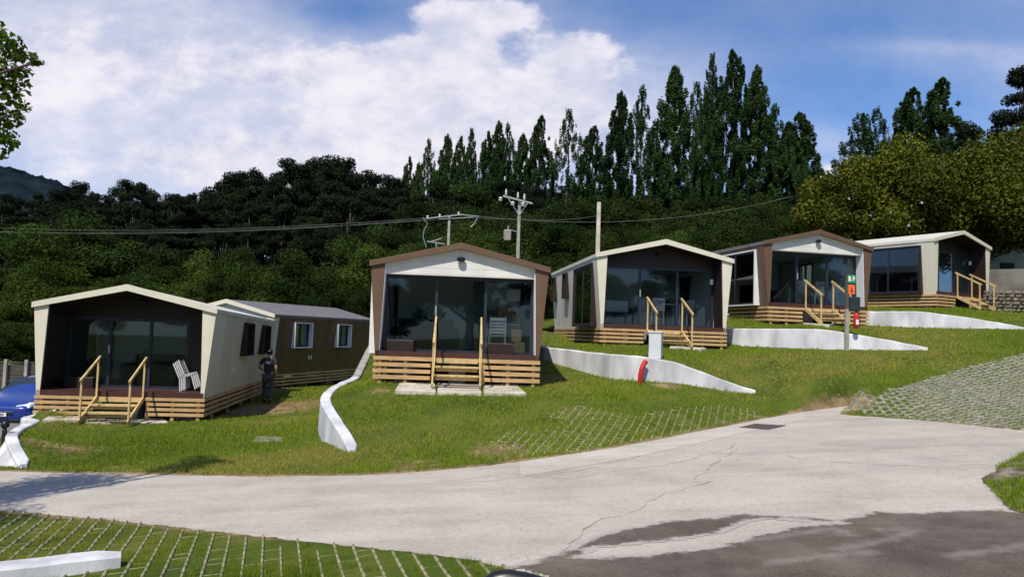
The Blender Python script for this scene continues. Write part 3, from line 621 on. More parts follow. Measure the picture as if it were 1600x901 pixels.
def window_box(s, y0, y1, z0, z1, trim, parent, big=False, hollow=True):
    # a plumb window box standing out of the leaning wall, wider at the foot
    xo = WE+.03 if big else X_(z1)+.09; mb = MB()
    for ya, yb in ((y0-.03, y0+.03), (y1-.03, y1+.03)):
        mb.hexa([(s*(X_(z0)-.06), ya, z0), (s*xo, ya, z0), (s*xo, yb, z0), (s*(X_(z0)-.06), yb, z0)], [(s*(X_(z1)-.06), ya, z1), (s*xo, ya, z1), (s*xo, yb, z1), (s*(X_(z1)-.06), yb, z1)])
    mb.hexa([(s*(X_(z1)-.06), y0-.03, z1), (s*xo, y0-.03, z1), (s*xo, y1+.03, z1), (s*(X_(z1)-.06), y1+.03, z1)], [(s*(X_(z1)-.06), y0-.03, z1+.04), (s*xo, y0-.03, z1+.04), (s*xo, y1+.03, z1+.04), (s*(X_(z1)-.06), y1+.03, z1+.04)])
    mb.hexa([(s*(X_(z0)-.06), y0-.03, z0-.04), (s*xo, y0-.03, z0-.04), (s*xo, y1+.03, z0-.04), (s*(X_(z0)-.06), y1+.03, z0-.04)], [(s*(X_(z0)-.06), y0-.03, z0), (s*xo, y0-.03, z0), (s*xo, y1+.03, z0), (s*(X_(z0)-.06), y1+.03, z0)])
    w = mb.build('window', trim, parent)
    gx = xo-.05 if big else X_(z0)-.02
    MB().box(min(s*gx, s*(gx-.012)), max(s*gx, s*(gx-.012)), y0+.03, y1-.03, z0, z1).build('pane', M['glass_side'] if big else (M['glass'] if trim is M['white'] else M['darkbrown']), w)
    fr = MB(); ga_, gb_ = sorted((s*(gx+.02), s*(gx-.035)))
    cuts = [y0+.03, y1-.09]+([(y0+y1)/2-.03] if big or y1-y0 > 1 else [])
    for c in cuts: fr.box(ga_, gb_, c, c+.06, z0+.002, z1-.002)
    fr.box(ga_+.003, gb_-.003, y0+.03, y1-.03, z0+.002, z0+.06); fr.box(ga_+.003, gb_-.003, y0+.03, y1-.03, z1-.06, z1-.002)
    fr.build('sash', M['frame'], w)
    return w
def stairs(root, hb, run=.95, w=1.0):
    st = MB()
    n = 3
    for k in range(1, n):
        z = -hb*k/n; y = -run*k/n
        st.box(-w/2, w/2, y-.13, y+.12, z-.035, z)
    for k in range(0, n): st.box(-w/2+.02, w/2-.02, -run*k/n-.03 if k else -.05, -run*k/n if k else -.03, -hb*(k)/n-.12, -hb*k/n-.04)
    s_ = st.build('steps', M['slat2'], root)
    for sg in (-1, 1):
        x = sg*(w/2+.03)
        MB().bar((x, .0-.04, -.03), (x, -run-.04, -hb-.06), .038, .11).build('stringer', M['slat2'], s_)
        h = MB(); h.bar((x, -.07, -.05), (x, -.07, .88), .04, .04); h.bar((x, -run+.02, -hb-.02), (x, -run+.02, .90-hb), .04, .04)
        h.bar((x, .02, .95), (x, -run-.06, .93-hb-.05), .04, .06); h.build('handrail', M['slat2'], s_)
    return s_
def cabin(key, kind, label, group, recess=.4, drop=0, L=7.8, stair=True, bays=True, rwin=((3.2, 4.25, 1.0, 1.93), (5.7, 6.8, 1.0, 1.93)), solid_right=0):
    x, y, z, th, hb = CABS[key]
    name = 'holiday_cabin'; root = empty(name, (x, y, z), th, label, 'cabin', group)
    cream = kind == 'cream'; shell = M['cream'] if cream else M['brown']; front = M['cream_front'] if cream else M['brown_front']; trim = M['darkbrown'] if cream else M['white']; gab = M['darkbrown'] if cream else M['whiteboard']
    r = recess
    if key == 'C6': front = M['cream_front']
    lw = [(.55, 3.3, .08, 1.93), (4.6, 5.2, 1.1, 1.93), (7.0, 7.6, 1.1, 1.93)]
    side_wall(-1, r, L, lw, shell, root); side_wall(1, r, L, list(rwin), shell, root)
    window_box(-1, *lw[0], trim, root, True)
    for o in lw[1:]: window_box(-1, *o, trim, root)
    for o in rwin: window_box(1, *o, trim, root)
    # back wall
    MB().hexa([(-WB, L, 0), (WB, L, 0), (WB, L+.09, 0), (-WB, L+.09, 0)], [(-WE, L, 2.10), (WE, L, 2.10), (WE, L+.09, 2.10), (-WE, L+.09, 2.10)]).add([(-WE, L+.002, 2.09), (WE, L+.002, 2.09), (0, L+.002, 2.62)], [(0, 1, 2)]).build('wall', shell, root)
    # tapering front columns
    for s in (-1, 1):
        xi0, xi1 = 1.845, 1.775
        MB().hexa([(s*xi0, 0, 0), (s*WB, 0, 0), (s*WB, r, 0), (s*xi0, r, 0)], [(s*xi1, 0, 2.175), (s*WE, 0, 2.10), (s*WE, r, 2.10), (s*xi1, r, 2.175)]).build('front_column', front, root)
        MB().hexa([(s*(xi0-.022), .03, .12), (s*(xi0-.002), .03, .12), (s*(xi0-.002), r, .12), (s*(xi0-.022), r, .12)], [(s*(xi1-.022), .03, 2.18), (s*(xi1-.002), .03, 2.18), (s*(xi1-.002), r, 2.18), (s*(xi1-.022), r, 2.18)]).build('porch_lining', trim, root)
    # roof
    for s in (-1, 1):
        y0, y1 = -.03, L+.12
        sl = (HR-HE)/(WE+.02)
        MB().hexa([(s*(WE+.02), y0, HE-.105), (0, y0, HR-.13), (0, y1, HR-.13), (s*(WE+.02), y1, HE-.105)], [(s*(WE+.02), y0, HE), (0, y0, HR), (0, y1, HR), (s*(WE+.02), y1, HE)]).build('roof', M['roof_cream'] if cream else M['roof_brown'], root)
        e = .012
        MB().hexa([(s*(WE+.035), y0-.03, HE-.12), (0, y0-.03, HR-.145), (0, y0-.002, HR-.145), (s*(WE+.035), y0-.002, HE-.12)], [(s*(WE+.035), y0-.03, HE+e), (0, y0-.03, HR+e), (0, y0-.002, HR+e), (s*(WE+.035), y0-.002, HE+e)]).build('fascia', front, root)
    MB().add([(-1.755, .02, 2.165), (0, .02, 2.56), (0, r, 2.56), (-1.755, r, 2.165), (1.755, .02, 2.165), (1.755, r, 2.165)], [(0,1,2,3), (1,4,5,2)]).build('porch_ceiling', trim, root, fix=False)
    # gable over the glazing
    zg = 1.93; gy = .10 if not cream else r
    MB().add([(-1.80, gy, zg), (1.80, gy, zg), (1.77, gy, 2.17), (0, gy, 2.60), (-1.77, gy, 2.17), (-1.80, gy+.08, zg), (1.80, gy+.08, zg), (1.77, gy+.08, 2.17), (0, gy+.08, 2.60), (-1.77, gy+.08, 2.17)],
             [(4,3,2,1,0), (5,6,7,8,9), (0,1,6,5), (1,2,7,6), (2,3,8,7), (3,4,9,8), (4,0,5,9)]).build('gable', gab, root)
    if not cream: MB().box(-1.79, 1.79, gy+.082, r, zg+.004, zg+.03).build('soffit', M['white'], root)
    lamp = MB(); lamp.lathe([(.05, 0), (.085, .02), (.09, .10), (.06, .13)], 14); lm = lamp.build('porch_lamp', M['black'] if not cream else M['darkbrown'], root); lm.location = (0, gy-.09, 2.27); lm.scale = (1.1, .8, .8)
    if cream and key != 'C1':
        wl = MB().lathe([(.03, 0), (.055, .02), (.055, .16), (.03, .18)], 12).build('wall_lamp', M['white'], root); wl.location = (1.70, r-.08, 1.45)
    # floor, sill beam
    MB().box(-WB+.09, WB-.09, .05, L, .0, .10).build('floor', [M['floor_in']], root)
    MB().box(-1.915, 1.915, .0, .05, .0, .125).box(-1.815, 1.815, .052, r+.0, .102, .112).build('sill_beam', M['sill'], root)
    # glazing
    xa, xb = -1.79, 1.79-solid_right
    f = MB(); yg = r+.02
    xs_ = [xa, xa+(xb-xa)*.335, xa+(xb-xa)*.665, xb-.07]
    for q in xs_: f.box(q, q+.07, yg-.03, yg+.05, .102, zg-.002)
    f.box(xa, xb, yg-.027, yg+.047, .103, .17); f.box(xa, xb, yg-.027, yg+.047, zg-.08, zg-.003)
    gz = f.build('glazed_door', M['frame'], root)
    for q, q2 in zip(xs_[:-1], xs_[1:]): MB().box(q+.072, q2-.002, yg+.0, yg+.012, .172, zg-.082).build('pane', M['glass'], gz)
    MB().box(xs_[1]+.015, xs_[1]+.05, yg-.07, yg-.035, 1.0, 1.22).build('handle', M['metal'], gz)
    if solid_right: MB().box(xb+.002, 1.80, r-.01, r+.07, .10, zg).build('porch_panel', M['darkbrown'], root)
    # interior partition
    MB().box(-1.80, .35, 4.2, 4.26, .102, 2.2).box(.35, 1.80, 5.4, 5.46, .102, 2.2).box(.32, .38, 4.261, 5.399, .102, 2.2).build('partition', M['interior'], root)
    MB().box(-1.8, 1.8, r+.1, L-.02, 2.08, 2.10).build('ceiling', M['interior'], root)
    # skirting slats
    pit = hb/3.72; bh = pit*.60
    for nm, ax in (('front', 0), ('left', 1), ('right', 2)):
        m_ = MB()
        for k in range(4 if key != 'C1' else 4):
            z1 = -.004-k*pit; z0 = z1-bh; j = random.uniform(-.006, .006)
            if ax == 0:
                m_.box(-1.95+j, -.62 if stair and k else 1.95, -.035, -.008, z0, z1)
                if stair and k: m_.box(.62, 1.95+j, -.035, -.008, z0, z1)
            else:
                s = -1 if ax == 1 else 1; a_, b_ = sorted((s*1.925, s*1.952)); m_.box(a_, b_, -.006, L*.5+j, z0, z1); m_.box(a_, b_, L*.5+.012+j, L, z0, z1)
        m_.build('skirting', M['slat'], root)
    for px_ in (-1.8, -1.2, .62, 1.2, 1.8): MB().box(px_-.04, px_+.04, .0, .07, -hb-.12, -.002).build('skirting_post', M['slat'], root)
    for s in (-1, 1):
        for ty in (1, 2.6, 4.2, 5.8, 7.4): a_, b_ = sorted((s*1.83, s*1.90)); MB().box(a_, b_, ty, ty+.07, -hb-.15, -.002).build('skirting_post', M['slat'], root)
    for px_ in (-1.3, 0, 1.3):
        for ty in (.8, 3, 5.2, 7.2): MB().box(px_-.2, px_+.2, ty-.2, ty+.2, -hb-.4, -.01).build('pier', M['concrete'], root)
    if key in ('C1', 'C6'):
        v = MB()
        for q in (2.55, 2.72): MB().box(1.95-.0, 2.0, q, q+.06, .50, .66).build('vent', M['white'], root)
    if drop:
        for ch in root.children:
            if ch.type != 'MESH': continue
            for o2 in [ch]+list(ch.children):
                if o2.location.length > 0: continue
                for v in o2.data.vertices:
                    if v.co.z > .2: v.co.z -= drop*max(0, v.co.y)/L*(v.co.z/2.2)
    if stair: stairs(root, hb)
    return root
G = 'holiday cabins stepping up the slope'
roots = {}
roots['C1'] = cabin('C1', 'cream', 'cream framed cabin at the far left with a deep dark porch, beside the blue car', G, 1.15, .2, solid_right=.62)
roots['C2'] = cabin('C2', 'brown', 'brown framed middle cabin with white gable, seen head on above three pale slabs', G, .36)
roots['C3'] = cabin('C3', 'cream', 'cream framed cabin behind the white utility box, dark gable and slatted base', G, .7)
roots['C4'] = cabin('C4', 'brown', 'brown framed cabin with white gable behind the fire safety signpost', G, .42)
roots['C5'] = cabin('C5', 'cream', 'cream framed cabin at the far right beside the dry stone wall', G, .7)
roots['C6'] = cabin('C6', 'brown', 'dark brown cabin with white framed side windows, behind the walking man', G, .3, stair=False, rwin=((1.3, 2.5, 1.0, 1.9), (4.5, 5.6, 1.0, 1.9)))

def W_(key, x, y, z):
    X, Y, Z, th, hb = CABS[key]; c, s = math.cos(th), math.sin(th); return (X+x*c-y*s, Y+x*s+y*c, Z+z)

# patio slabs by the steps
def slab(px, label, h=.065):
    q = [on(*p) for p in px]; zt = max(a[2] for a in q)*.5+min(a[2] for a in q)*.5+h
    q2 = [(a[0], a[1], a[2]*.6+zt*.4+h*.6) for a in q]
    o = MB().hexa([(a[0], a[1], a[2]-.1) for a in q2], q2).build('paving_slab', M['slab'], bevel=.01)
    return tag(o, label, 'paving slab', 'pale slabs laid at the foot of the steps')
slab([(617,616),(681,617),(679,600.5),(624,600)], 'pale stone slab left of the three in front of the middle brown cabin')
slab([(683,617.5),(752,618.5),(748,602),(684,601)], 'pale stone slab at the foot of the middle brown cabin steps')
slab([(756,619),(822,620),(808,604.5),(754,603)], 'pale stone slab right of the steps of the middle brown cabin')
slab([(66,660),(128,661),(134,655),(75,654)], 'pale slab at the foot of the leftmost cabin, left of its steps')
slab([(130,661.5),(196,662),(199,656),(137,655.5)], 'pale slab between the handrails of the leftmost cabin')
slab([(199,662),(262,661),(255,655),(205,655.5)], 'pale slab at the foot of the leftmost cabin, right of its steps')
slab([(1046,544),(1095,550),(1104,547.5),(1058,541.5)], 'pale slab at the foot of the steps behind the white utility box')
slab([(1255,508),(1296,512),(1305,509.5),(1268,506)], 'pale slab at the foot of the steps behind the signpost')

# ---------------------------------------------------------------- furniture
def make_chair():
    r = empty('chair'); b = MB()
    b.hexa([(-.20,-.20,.43),(.20,-.20,.43),(.19,.2,.42),(-.19,.2,.42)], [(-.21,-.21,.455),(.21,-.21,.455),(.2,.21,.44),(-.2,.21,.44)]); b.build('seat', M['chairwhite'], r)
    k = MB()
    for i in range(5):
        z0 = .50+i*.075; y_ = .20+i*.018; k.box(-.19+.004*i, .19-.004*i, y_, y_+.014, z0, z0+(.05 if i < 4 else .08))
    for s in (-1, 1): k.bar((s*.195, .19, .43), (s*.185, .29, .90), .03, .03)
    k.build('backrest', M['chairwhite'], r)
    for sx, sy in ((-1,-1),(1,-1),(1,1),(-1,1)): MB().bar((sx*.18, sy*.18, .43), (sx*.215, sy*.235, 0), .028, .028).build('leg', M['chairwhite'], r)
    return r
ch0 = make_chair(); used = [False]
def chair(key, x, y, rz, label, z=.112, tilt=0, grp=None):
    c = ch0 if not used[0] else copy_tree(ch0); used[0] = True
    c.location = W_(key, x, y, z); c.rotation_euler = (tilt, 0, CABS[key][3]+rz); c.scale = (.82,)*3 if 'leftmost porch' in label else (1, 1, 1); tag(c, label, 'chair', grp or 'white chairs in and around the cabins'); return c
def table(key, x, y, label, w=.9, d=.7, m='chairwhite'):
    r = empty('table', W_(key, x, y, .112), CABS[key][3], label, 'table'); MB().box(-w/2, w/2, -d/2, d/2, .71, .74).build('tabletop', M[m], r)
    for sx in (-1, 1):
        for sy in (-1, 1): MB().box(sx*(w/2-.05)-.02, sx*(w/2-.05)+.02, sy*(d/2-.05)-.02, sy*(d/2-.05)+.02, 0, .708).build('leg', M[m], r)
def sofa(key, x, y, rz, label, w=1.5, cushion=None):
    r = empty('sofa', W_(key, x, y, .112), CABS[key][3]+rz, label, 'sofa')
    MB().box(-w/2, w/2, -.4, .4, .05, .40).build('seat', M['sofa'], r, bevel=.04); MB().box(-w/2, w/2, .22, .42, .402, .82).build('backrest', M['sofa'], r, bevel=.05)
    for s in (-1, 1): MB().box(s*(w/2+.08)-.08, s*(w/2+.08)+.08, -.4, .42, .05, .58).build('armrest', M['sofa'], r, bevel=.04)
    if cushion: MB().box(-w/2+.05, w/2-.05, .14, .22, .42, .80).build('cushion', cushion, r, bevel=.03)
def carton(key, x, y, z, w, h, label, m='carton', name='box'):
    o = MB().box(-w/2, w/2, -w*.35, w*.35, 0, h).box(-w*.04, w*.04, -w*.352, w*.352, .001, h+.002, 1).build(name, [M[m], M['wood_in']]); o.location = W_(key, x, y, z); o.rotation_euler = (0, 0, CABS[key][3]+.1); tag(o, label, 'box')
def planter(key, x, y, w, label):
    r = empty('planter_box', W_(key, x, y, .112), CABS[key][3], label, 'planter')
    MB().box(-w/2, w/2, -.1, .1, 0, .26).build('box', M['darkbrown'], r, bevel=.01); MB().box(-w/2+.02, w/2-.02, -.08, .08, .2601, .268).build('soil', M['bark'], r)
def plant(key, x, y, h, label):
    r = empty('potted_plant', W_(key, x, y, .112), 0, label, 'plant'); MB().lathe([(.13, 0), (.17, .30), (.15, .30), (.14, .27)], 14).build('pot', M['black'], r)
    rr = random.Random(h*100); l = MB()
    for k in range(90):
        a = rr.uniform(0, 6.28); e = rr.uniform(.1, 1.4); L_ = rr.uniform(.25, .5)*h; p = Vector((0, 0, .3+rr.uniform(0, .5)*h)); d = Vector((math.cos(a)*math.cos(e), math.sin(a)*math.cos(e), math.sin(e)))
        sd_ = d.cross(Vector((0, 0, 1))).normalized()*.06; q = p+d*L_*.6; e_ = p+d*L_+Vector((0, 0, -.06)); l.add([p, q+sd_, e_, q-sd_], [(0, 1, 2, 3)])
    l.build('foliage', M['leaf_in'], r, fix=False)
planter('C2', -1.35, .22, .62, 'dark brown planter box at the left end of the middle cabin porch')
planter('C2', 1.02, .22, .62, 'dark brown planter box before the white chair in the middle cabin')
planter('C1', -1.35, .95, .7, 'dark planter box on the left of the leftmost cabin porch')
chair('C2', .95, .80, math.pi, 'white slatted chair with its back to the glass of the middle brown cabin')
table('C2', 1.1, 1.45, 'white table behind the chair in the middle brown cabin')
plant('C2', -1.0, 1.4, 1.0, 'bushy dark green houseplant behind the left pane of the middle cabin')
sofa('C2', -.9, 2.6, 0, 'low navy sofa inside the middle brown cabin')
for i, (x, y, z, w, h, l) in enumerate([(1.25, 1.8, .86, .55, .42, 'large brown cardboard box on the table in the middle cabin'), (1.5, .85, .11, .26, .3, 'small pale wooden crate on the floor right of the planter'), (1.25, .9, .11, .24, .26, 'small pale crate on the floor beside the chair in the middle cabin'),
        (1.42, .86, .42, .24, .3, 'pale wooden crate stacked on top of another by the right pane'), (.72, .8, .11, .34, .16, 'flat open carton on the floor left of the white chair')]):
    carton('C2', x, y, z, w, h, l, 'carton' if i in (0,) else 'wood_in', 'cardboard_box' if i == 0 else 'crate')
MB_ = MB().box(-.28, .28, -.2, .2, 1.15, 1.95); o = MB_.build('wall_cabinet', M['interior']); o.location = W_('C2', 1.05, 4.0, .1); o.rotation_euler = (0, 0, CABS['C2'][3]); tag(o, 'tall pale wall cabinet above the kitchen in the middle cabin', 'cabinet')
o = MB().box(-.17, .17, -.12, .12, 0, .3).build('fuse_box', M['white']); o.location = W_('C2', 1.38, 1.6, 1.45); tag(o, 'small white wall box behind the right pane of the middle cabin', 'box')
for k in range(4):
    chair('C1', 1.36+.04*k, .80, math.pi/2-.05, 'white slatted chair, %s in the tilted stack on the leftmost porch' % ['the outermost', 'second', 'third', 'the innermost'][k], 0.13+.03*k, -.22, 'white chairs stacked on the leftmost porch')
sofa('C1', .1, 2.4, 0, 'navy sofa behind the door glass of the leftmost cabin', 1.5)
plant('C1', -.1, 1.75, .8, 'dark houseplant behind the door of the leftmost cabin')
sofa('C3', -1.1, 1.5, 0, 'navy sofa with pale cushions behind the left pane of the cabin with the utility box', 1.0, M['interior'])
table('C3', .55, 1.7, 'white table behind the door of the cabin with the utility box')
chair('C3', .15, 1.3, math.pi, 'white chair left of the table in the cabin behind the utility box')
chair('C3', 1.15, 1.5, -.8, 'white chair right of the table in the cabin behind the utility box')
table('C4', .6, 1.7, 'white table in the brown cabin behind the signpost')
chair('C4', -.05, 1.15, math.pi, 'white chair left of the handrails in the cabin behind the signpost')
chair('C4', .75, 1.05, math.pi-.3, 'white chair between the handrails in the cabin behind the signpost')
chair('C4', 1.3, 1.2, math.pi+.5, 'white chair right of the table in the cabin behind the signpost')
sofa('C4', -1.1, 2.2, 0, 'navy sofa in the brown cabin behind the signpost', 1.0)
sofa('C5', -.6, 2.4, 0, 'navy sofa in the rightmost cabin', 1.3)

# ---------------------------------------------------------------- small things outside
q = P(1025.5, 557, 19.45); zz = q[2]
ub = empty('utility_box', (q[0], q[1]+.12, zz-.05), -.35, 'pale grey upright utility box standing on the wall above the red pipe', 'utility box')
MB().box(-.16, .16, -.13, .13, 0, .66).build('cabinet', mat('grey_cabinet', (.55, .58, .60), .45, .04), ub, bevel=.012)
MB().box(-.18, .18, -.15, .15, .662, .70).build('lid', mat('grey_lid', (.60, .62, .64), .45, .04), ub, bevel=.01)
MB().box(-.12, .12, -.136, -.131, .08, .60).build('door', mat('grey_door', (.58, .61, .63), .4, .04), ub)
pts = [P(1009.5, 564, 19.18), P(1006, 568, 19.13), P(1002.5, 576, 19.1), P(1000.5, 586, 19.1), P(1000, 598, 19.12)]
pp = []
for i in range(40):
    t_ = i/39*4; k = min(int(t_), 3); f_ = t_-k; a, b_ = Vector(pts[k]), Vector(pts[k+1]); pp.append(a.lerp(b_, f_))
tag(MB().tube(pp, [.055+.012*(i % 2) for i in range(40)], 10).build('drain_pipe', M['red'], smooth=True), 'curved red corrugated pipe bending down the face of the white wall', 'pipe')

# fire point
fx, fy, _ = P(1323, 543, 22.75); fz = g1(fx, fy)
fp = empty('signpost', (fx, fy, fz), .1, 'grey and brown post carrying a green sign above an orange sign', 'signpost')
MB().box(-.055, .055, -.04, .04, -.1, 1.25).build('post', M['concrete'], fp, bevel=.01); MB().box(-.05, .05, -.04, .04, 1.252, 2.3).build('upper_post', M['fence'], fp)
gs = MB().box(-.02, .235, -.065, -.05, 2.04, 2.28).build('green_sign', M['green_sign'], fp)
MB().box(.0, .07, -.070, -.066, 2.09, 2.24).box(.12, .22, -.070, -.066, 2.17, 2.20).box(.15, .18, -.0705, -.066, 2.10, 2.26).box(.09, .115, -.070, -.066, 2.10, 2.15).build('pictogram', M['white'], gs)
og = MB().box(.0, .21, -.065, -.05, 1.70, 1.98).build('orange_sign', M['orange_sign'], fp)
MB().lathe([(.012, 1.76), (.035, 1.79), (.03, 1.83), (.01, 1.91)], 10, (.105, -.062, 0)).build('pictogram', mat('dark_red_print', (.25, .01, .01), .5), og)
hr = MB(); hr.box(.03, .36, -.12, .06, 1.18, 1.62); hr.build('hose_box', mat('dark_green_grey_box', (.02, .035, .035), .5), fp, bevel=.02)
ex = empty('fire_extinguisher', Matrix.Rotation(.1, 4, 'Z') @ Vector((.2, -.16, 0))+Vector((fx, fy, fz+.66)), 0, 'red fire extinguisher with white label hanging on the signpost', 'fire extinguisher')
MB().lathe([(.05, 0), (.075, .02), (.075, .40), (.05, .46), (.025, .48)], 16).build('cylinder', M['red'], ex, smooth=True); MB().box(-.04, .04, -.082, -.076, .12, .27).build('label', M['white'], ex)
MB().box(-.03, .05, -.02, .02, .482, .53).build('valve', M['black'], ex); MB().tube([(.04, 0, .5), (.11, 0, .42), (.11, 0, .15)], .012, 6).build('hose', M['black'], ex)

# stone wall and render wall on the right
def drystone():
    a = Vector(P(1540, 481, 31.2)); b_ = Vector(P(1680, 486, 29.0)); d = (b_-a); L_ = d.length; d.normalize(); n = Vector((d.y, -d.x, 0)).normalized(); m = MB(); rr = random.Random(3)
    zb = a.z-.2; z = 0
    m.hexa([a+n*.05+Vector((0,0,-.3)), b_+n*.05+Vector((0,0,-.3)), b_+n*.05+Vector((0,0,-.3))-n*.35, a-n*.3+Vector((0,0,-.3))], [a+n*.05+Vector((0,0,.58)), b_+n*.05+Vector((0,0,.78)), b_-n*.3+Vector((0,0,.78)), a-n*.3+Vector((0,0,.58))])
    while z < .78:
        x = rr.uniform(-.1, 0); rh = rr.uniform(.10, .17)
        while x < L_:
            w = rr.uniform(.14, .34); c = a+d*(x+w/2)+n*.09+Vector((0, 0, z+rh/2-.12)); vs = []
            for k in range(10):
                an = k/10*6.283; vs.append((math.cos(an)*(w/2-.006)*rr.uniform(.82, 1.05), math.sin(an)*(rh/2-.004)*rr.uniform(.8, 1.05)))
            fr_ = [c+d*p+Vector((0, 0, q_))*1+n*.02 for p, q_ in vs]; top = [c+d*p*.75+Vector((0, 0, q_*.7))+n*rr.uniform(.07, .10) for p, q_ in vs]
            m.add(fr_+top, [tuple(range(10, 20))]+[(k, (k+1) % 10, 10+(k+1) % 10, 10+k) for k in range(10)]); x += w
        z += rh
    tag(m.build('stone_wall', M['stone']), 'low dry stone wall right of the rightmost cabin', 'wall')
drystone()
def thickwall(name, px, d1, d2, m, lab, cat='wall', th=.3):
    q = [P(px[0][0], px[0][1], d1), P(px[1][0], px[1][1], d2), P(px[1][0], px[2], d2), P(px[0][0], px[3], d1)]
    b4 = [(q[3][0], q[3][1], q[3][2]), (q[2][0], q[2][1], q[2][2]), (q[2][0]+.05, q[2][1]+th, q[2][2]), (q[3][0]+.05, q[3][1]+th, q[3][2])]
    t4 = [(q[0][0], q[0][1], q[0][2]), (q[1][0], q[1][1], q[1][2]), (q[1][0]+.05, q[1][1]+th, q[1][2]), (q[0][0]+.05, q[0][1]+th, q[0][2])]
    return tag(MB().hexa(b4, t4).build(name, m), lab, cat)
thickwall('garden_wall', [(1535,421),(1690,418)], 34, 33, M['render'], 'grey rendered wall rising behind the dry stone wall at the right edge') if False else None
thickwall('garden_wall', [(1530,421),(1700,418),490,488], 34.5, 33, M['render'], 'grey rendered wall rising behind the dry stone wall at the right edge')
hs = empty('white_house', P(1575, 470, 47), 0, 'white house glimpsed under the glossy trees at the right edge', 'house')
hx = P(1575, 470, 47); hm = MB().box(-1.9, 2.2, 0, 5, 0, 3.6).build('wall', M['white'], hs)
MB().add([(-2.2, -.3, 3.6), (2.5, -.3, 3.6), (2.5, 5.3, 3.6), (-2.2, 5.3, 3.6), (-2.2, 2.5, 4.6), (2.5, 2.5, 4.6)], [(0,1,5,4), (2,3,4,5), (0,4,3), (1,2,5), (0,3,2,1)]).build('roof', mat('clay_tiles', (.30, .12, .07), .8, .3, 8), hs)
MB().box(-.5, .4, -.03, -.001, 1.2, 2.4).build('window', M['frame'], hs)

# fence behind the car
fn = empty('board_fence', (0, 0, 0), 0, 'dark weathered board fence behind the blue car', 'fence'); A_ = P(-90, 562, 25); B_ = P(75, 566, 26.5); zb = -3.05
fd = Vector(B_)-Vector(A_); n_ = 5
for k in range(n_):
    a = Vector(A_)+fd*(k/n_); b_ = Vector(A_)+fd*((k+1)/n_); m_ = MB()
    for j in range(7):
        z0 = zb+.1+j*.18
        if z0+.17 < a.z: m_.bar((a.x, a.y, z0+.085), (b_.x, b_.y, z0+.085), .025, .165)
    m_.bar((a.x, a.y, a.z-.02), (b_.x, b_.y, b_.z-.02), .07, .04)
    m_.build('board_panel', M['fence'], fn)
    MB().box(a.x-.05, a.x+.05, a.y-.10, a.y-.02, zb-.1, a.z+.08).build('post', M['concrete'], fn)

# bollard near the left wall
q = P(6, 690, 15.2); bz = -2.85
bo = empty('bollard', (q[0], q[1], bz), 0, 'short dark post with a knob head beside the low white kerb wall', 'bollard')
MB().lathe([(.05, -.2), (.045, .55), (.03, .58)], 12).build('post', M['black'], bo); MB().lathe([(.03, .58), (.075, .62), (.08, .68), (.04, .74), (.01, .75)], 12).build('knob', M['black'], bo, smooth=True)

# black rounded rail in the foreground
q = [(.02, 3.9, -1.25), P(768, 893, 3.6), P(776, 890, 3.6), P(792, 888.5, 3.6), P(820, 893, 3.6), P(860, 904, 3.6), P(960, 950, 3.6)]
q = [Vector(a) for a in q]; g0 = q[1].copy(); pts = [Vector((g0.x-.03, 3.6, g0.z-.62)), Vector((g0.x-.03, 3.6, g0.z-.2))]+[a-Vector((0, 0, .045)) for a in q[1:]]
tag(MB().tube(pts, .045, 16).build('handrail', M['black'], smooth=True), 'black rounded tube rail rising into the bottom edge of the view', 'rail')

# planting bed at the right
def bed():
    pl = [PR(*p_)[:2] for p_ in [(1532,748),(1546,740),(1600,712),(1700,690),(1900,720),(1900,800),(1660,806),(1600,803),(1578,797),(1556,775)]]
    pe = rough_edge(pl, .03, .12, 9); c = np.mean(np.array(pl), 0); rings = []; m = MB(); n = len(pe)
    for f_, h in ((1, -.02), (.97, .03), (.9, .06), (.7, .09), (.4, .11)):
        rings.append([(c[0]+(x-c[0])*f_, c[1]+(y-c[1])*f_, plane(x)+h+random.uniform(-.02, .02)) for x, y in pe])
    vs = [v for r_ in rings for v in r_]; fs = [(i*n+k, i*n+(k+1) % n, (i+1)*n+(k+1) % n, (i+1)*n+k) for i in range(4) for k in range(n)]+[tuple(range(4*n, 5*n))]
    tag(m.add(vs, fs).build('verge', mat('bare_verge_soil', (.20, .165, .12), .95, .5, 5, .6, 12, col2=(.07, .06, .03)), smooth=True), kind='structure'); return pl
BED = bed()
BEDc = np.mean(np.array(BED), 0)

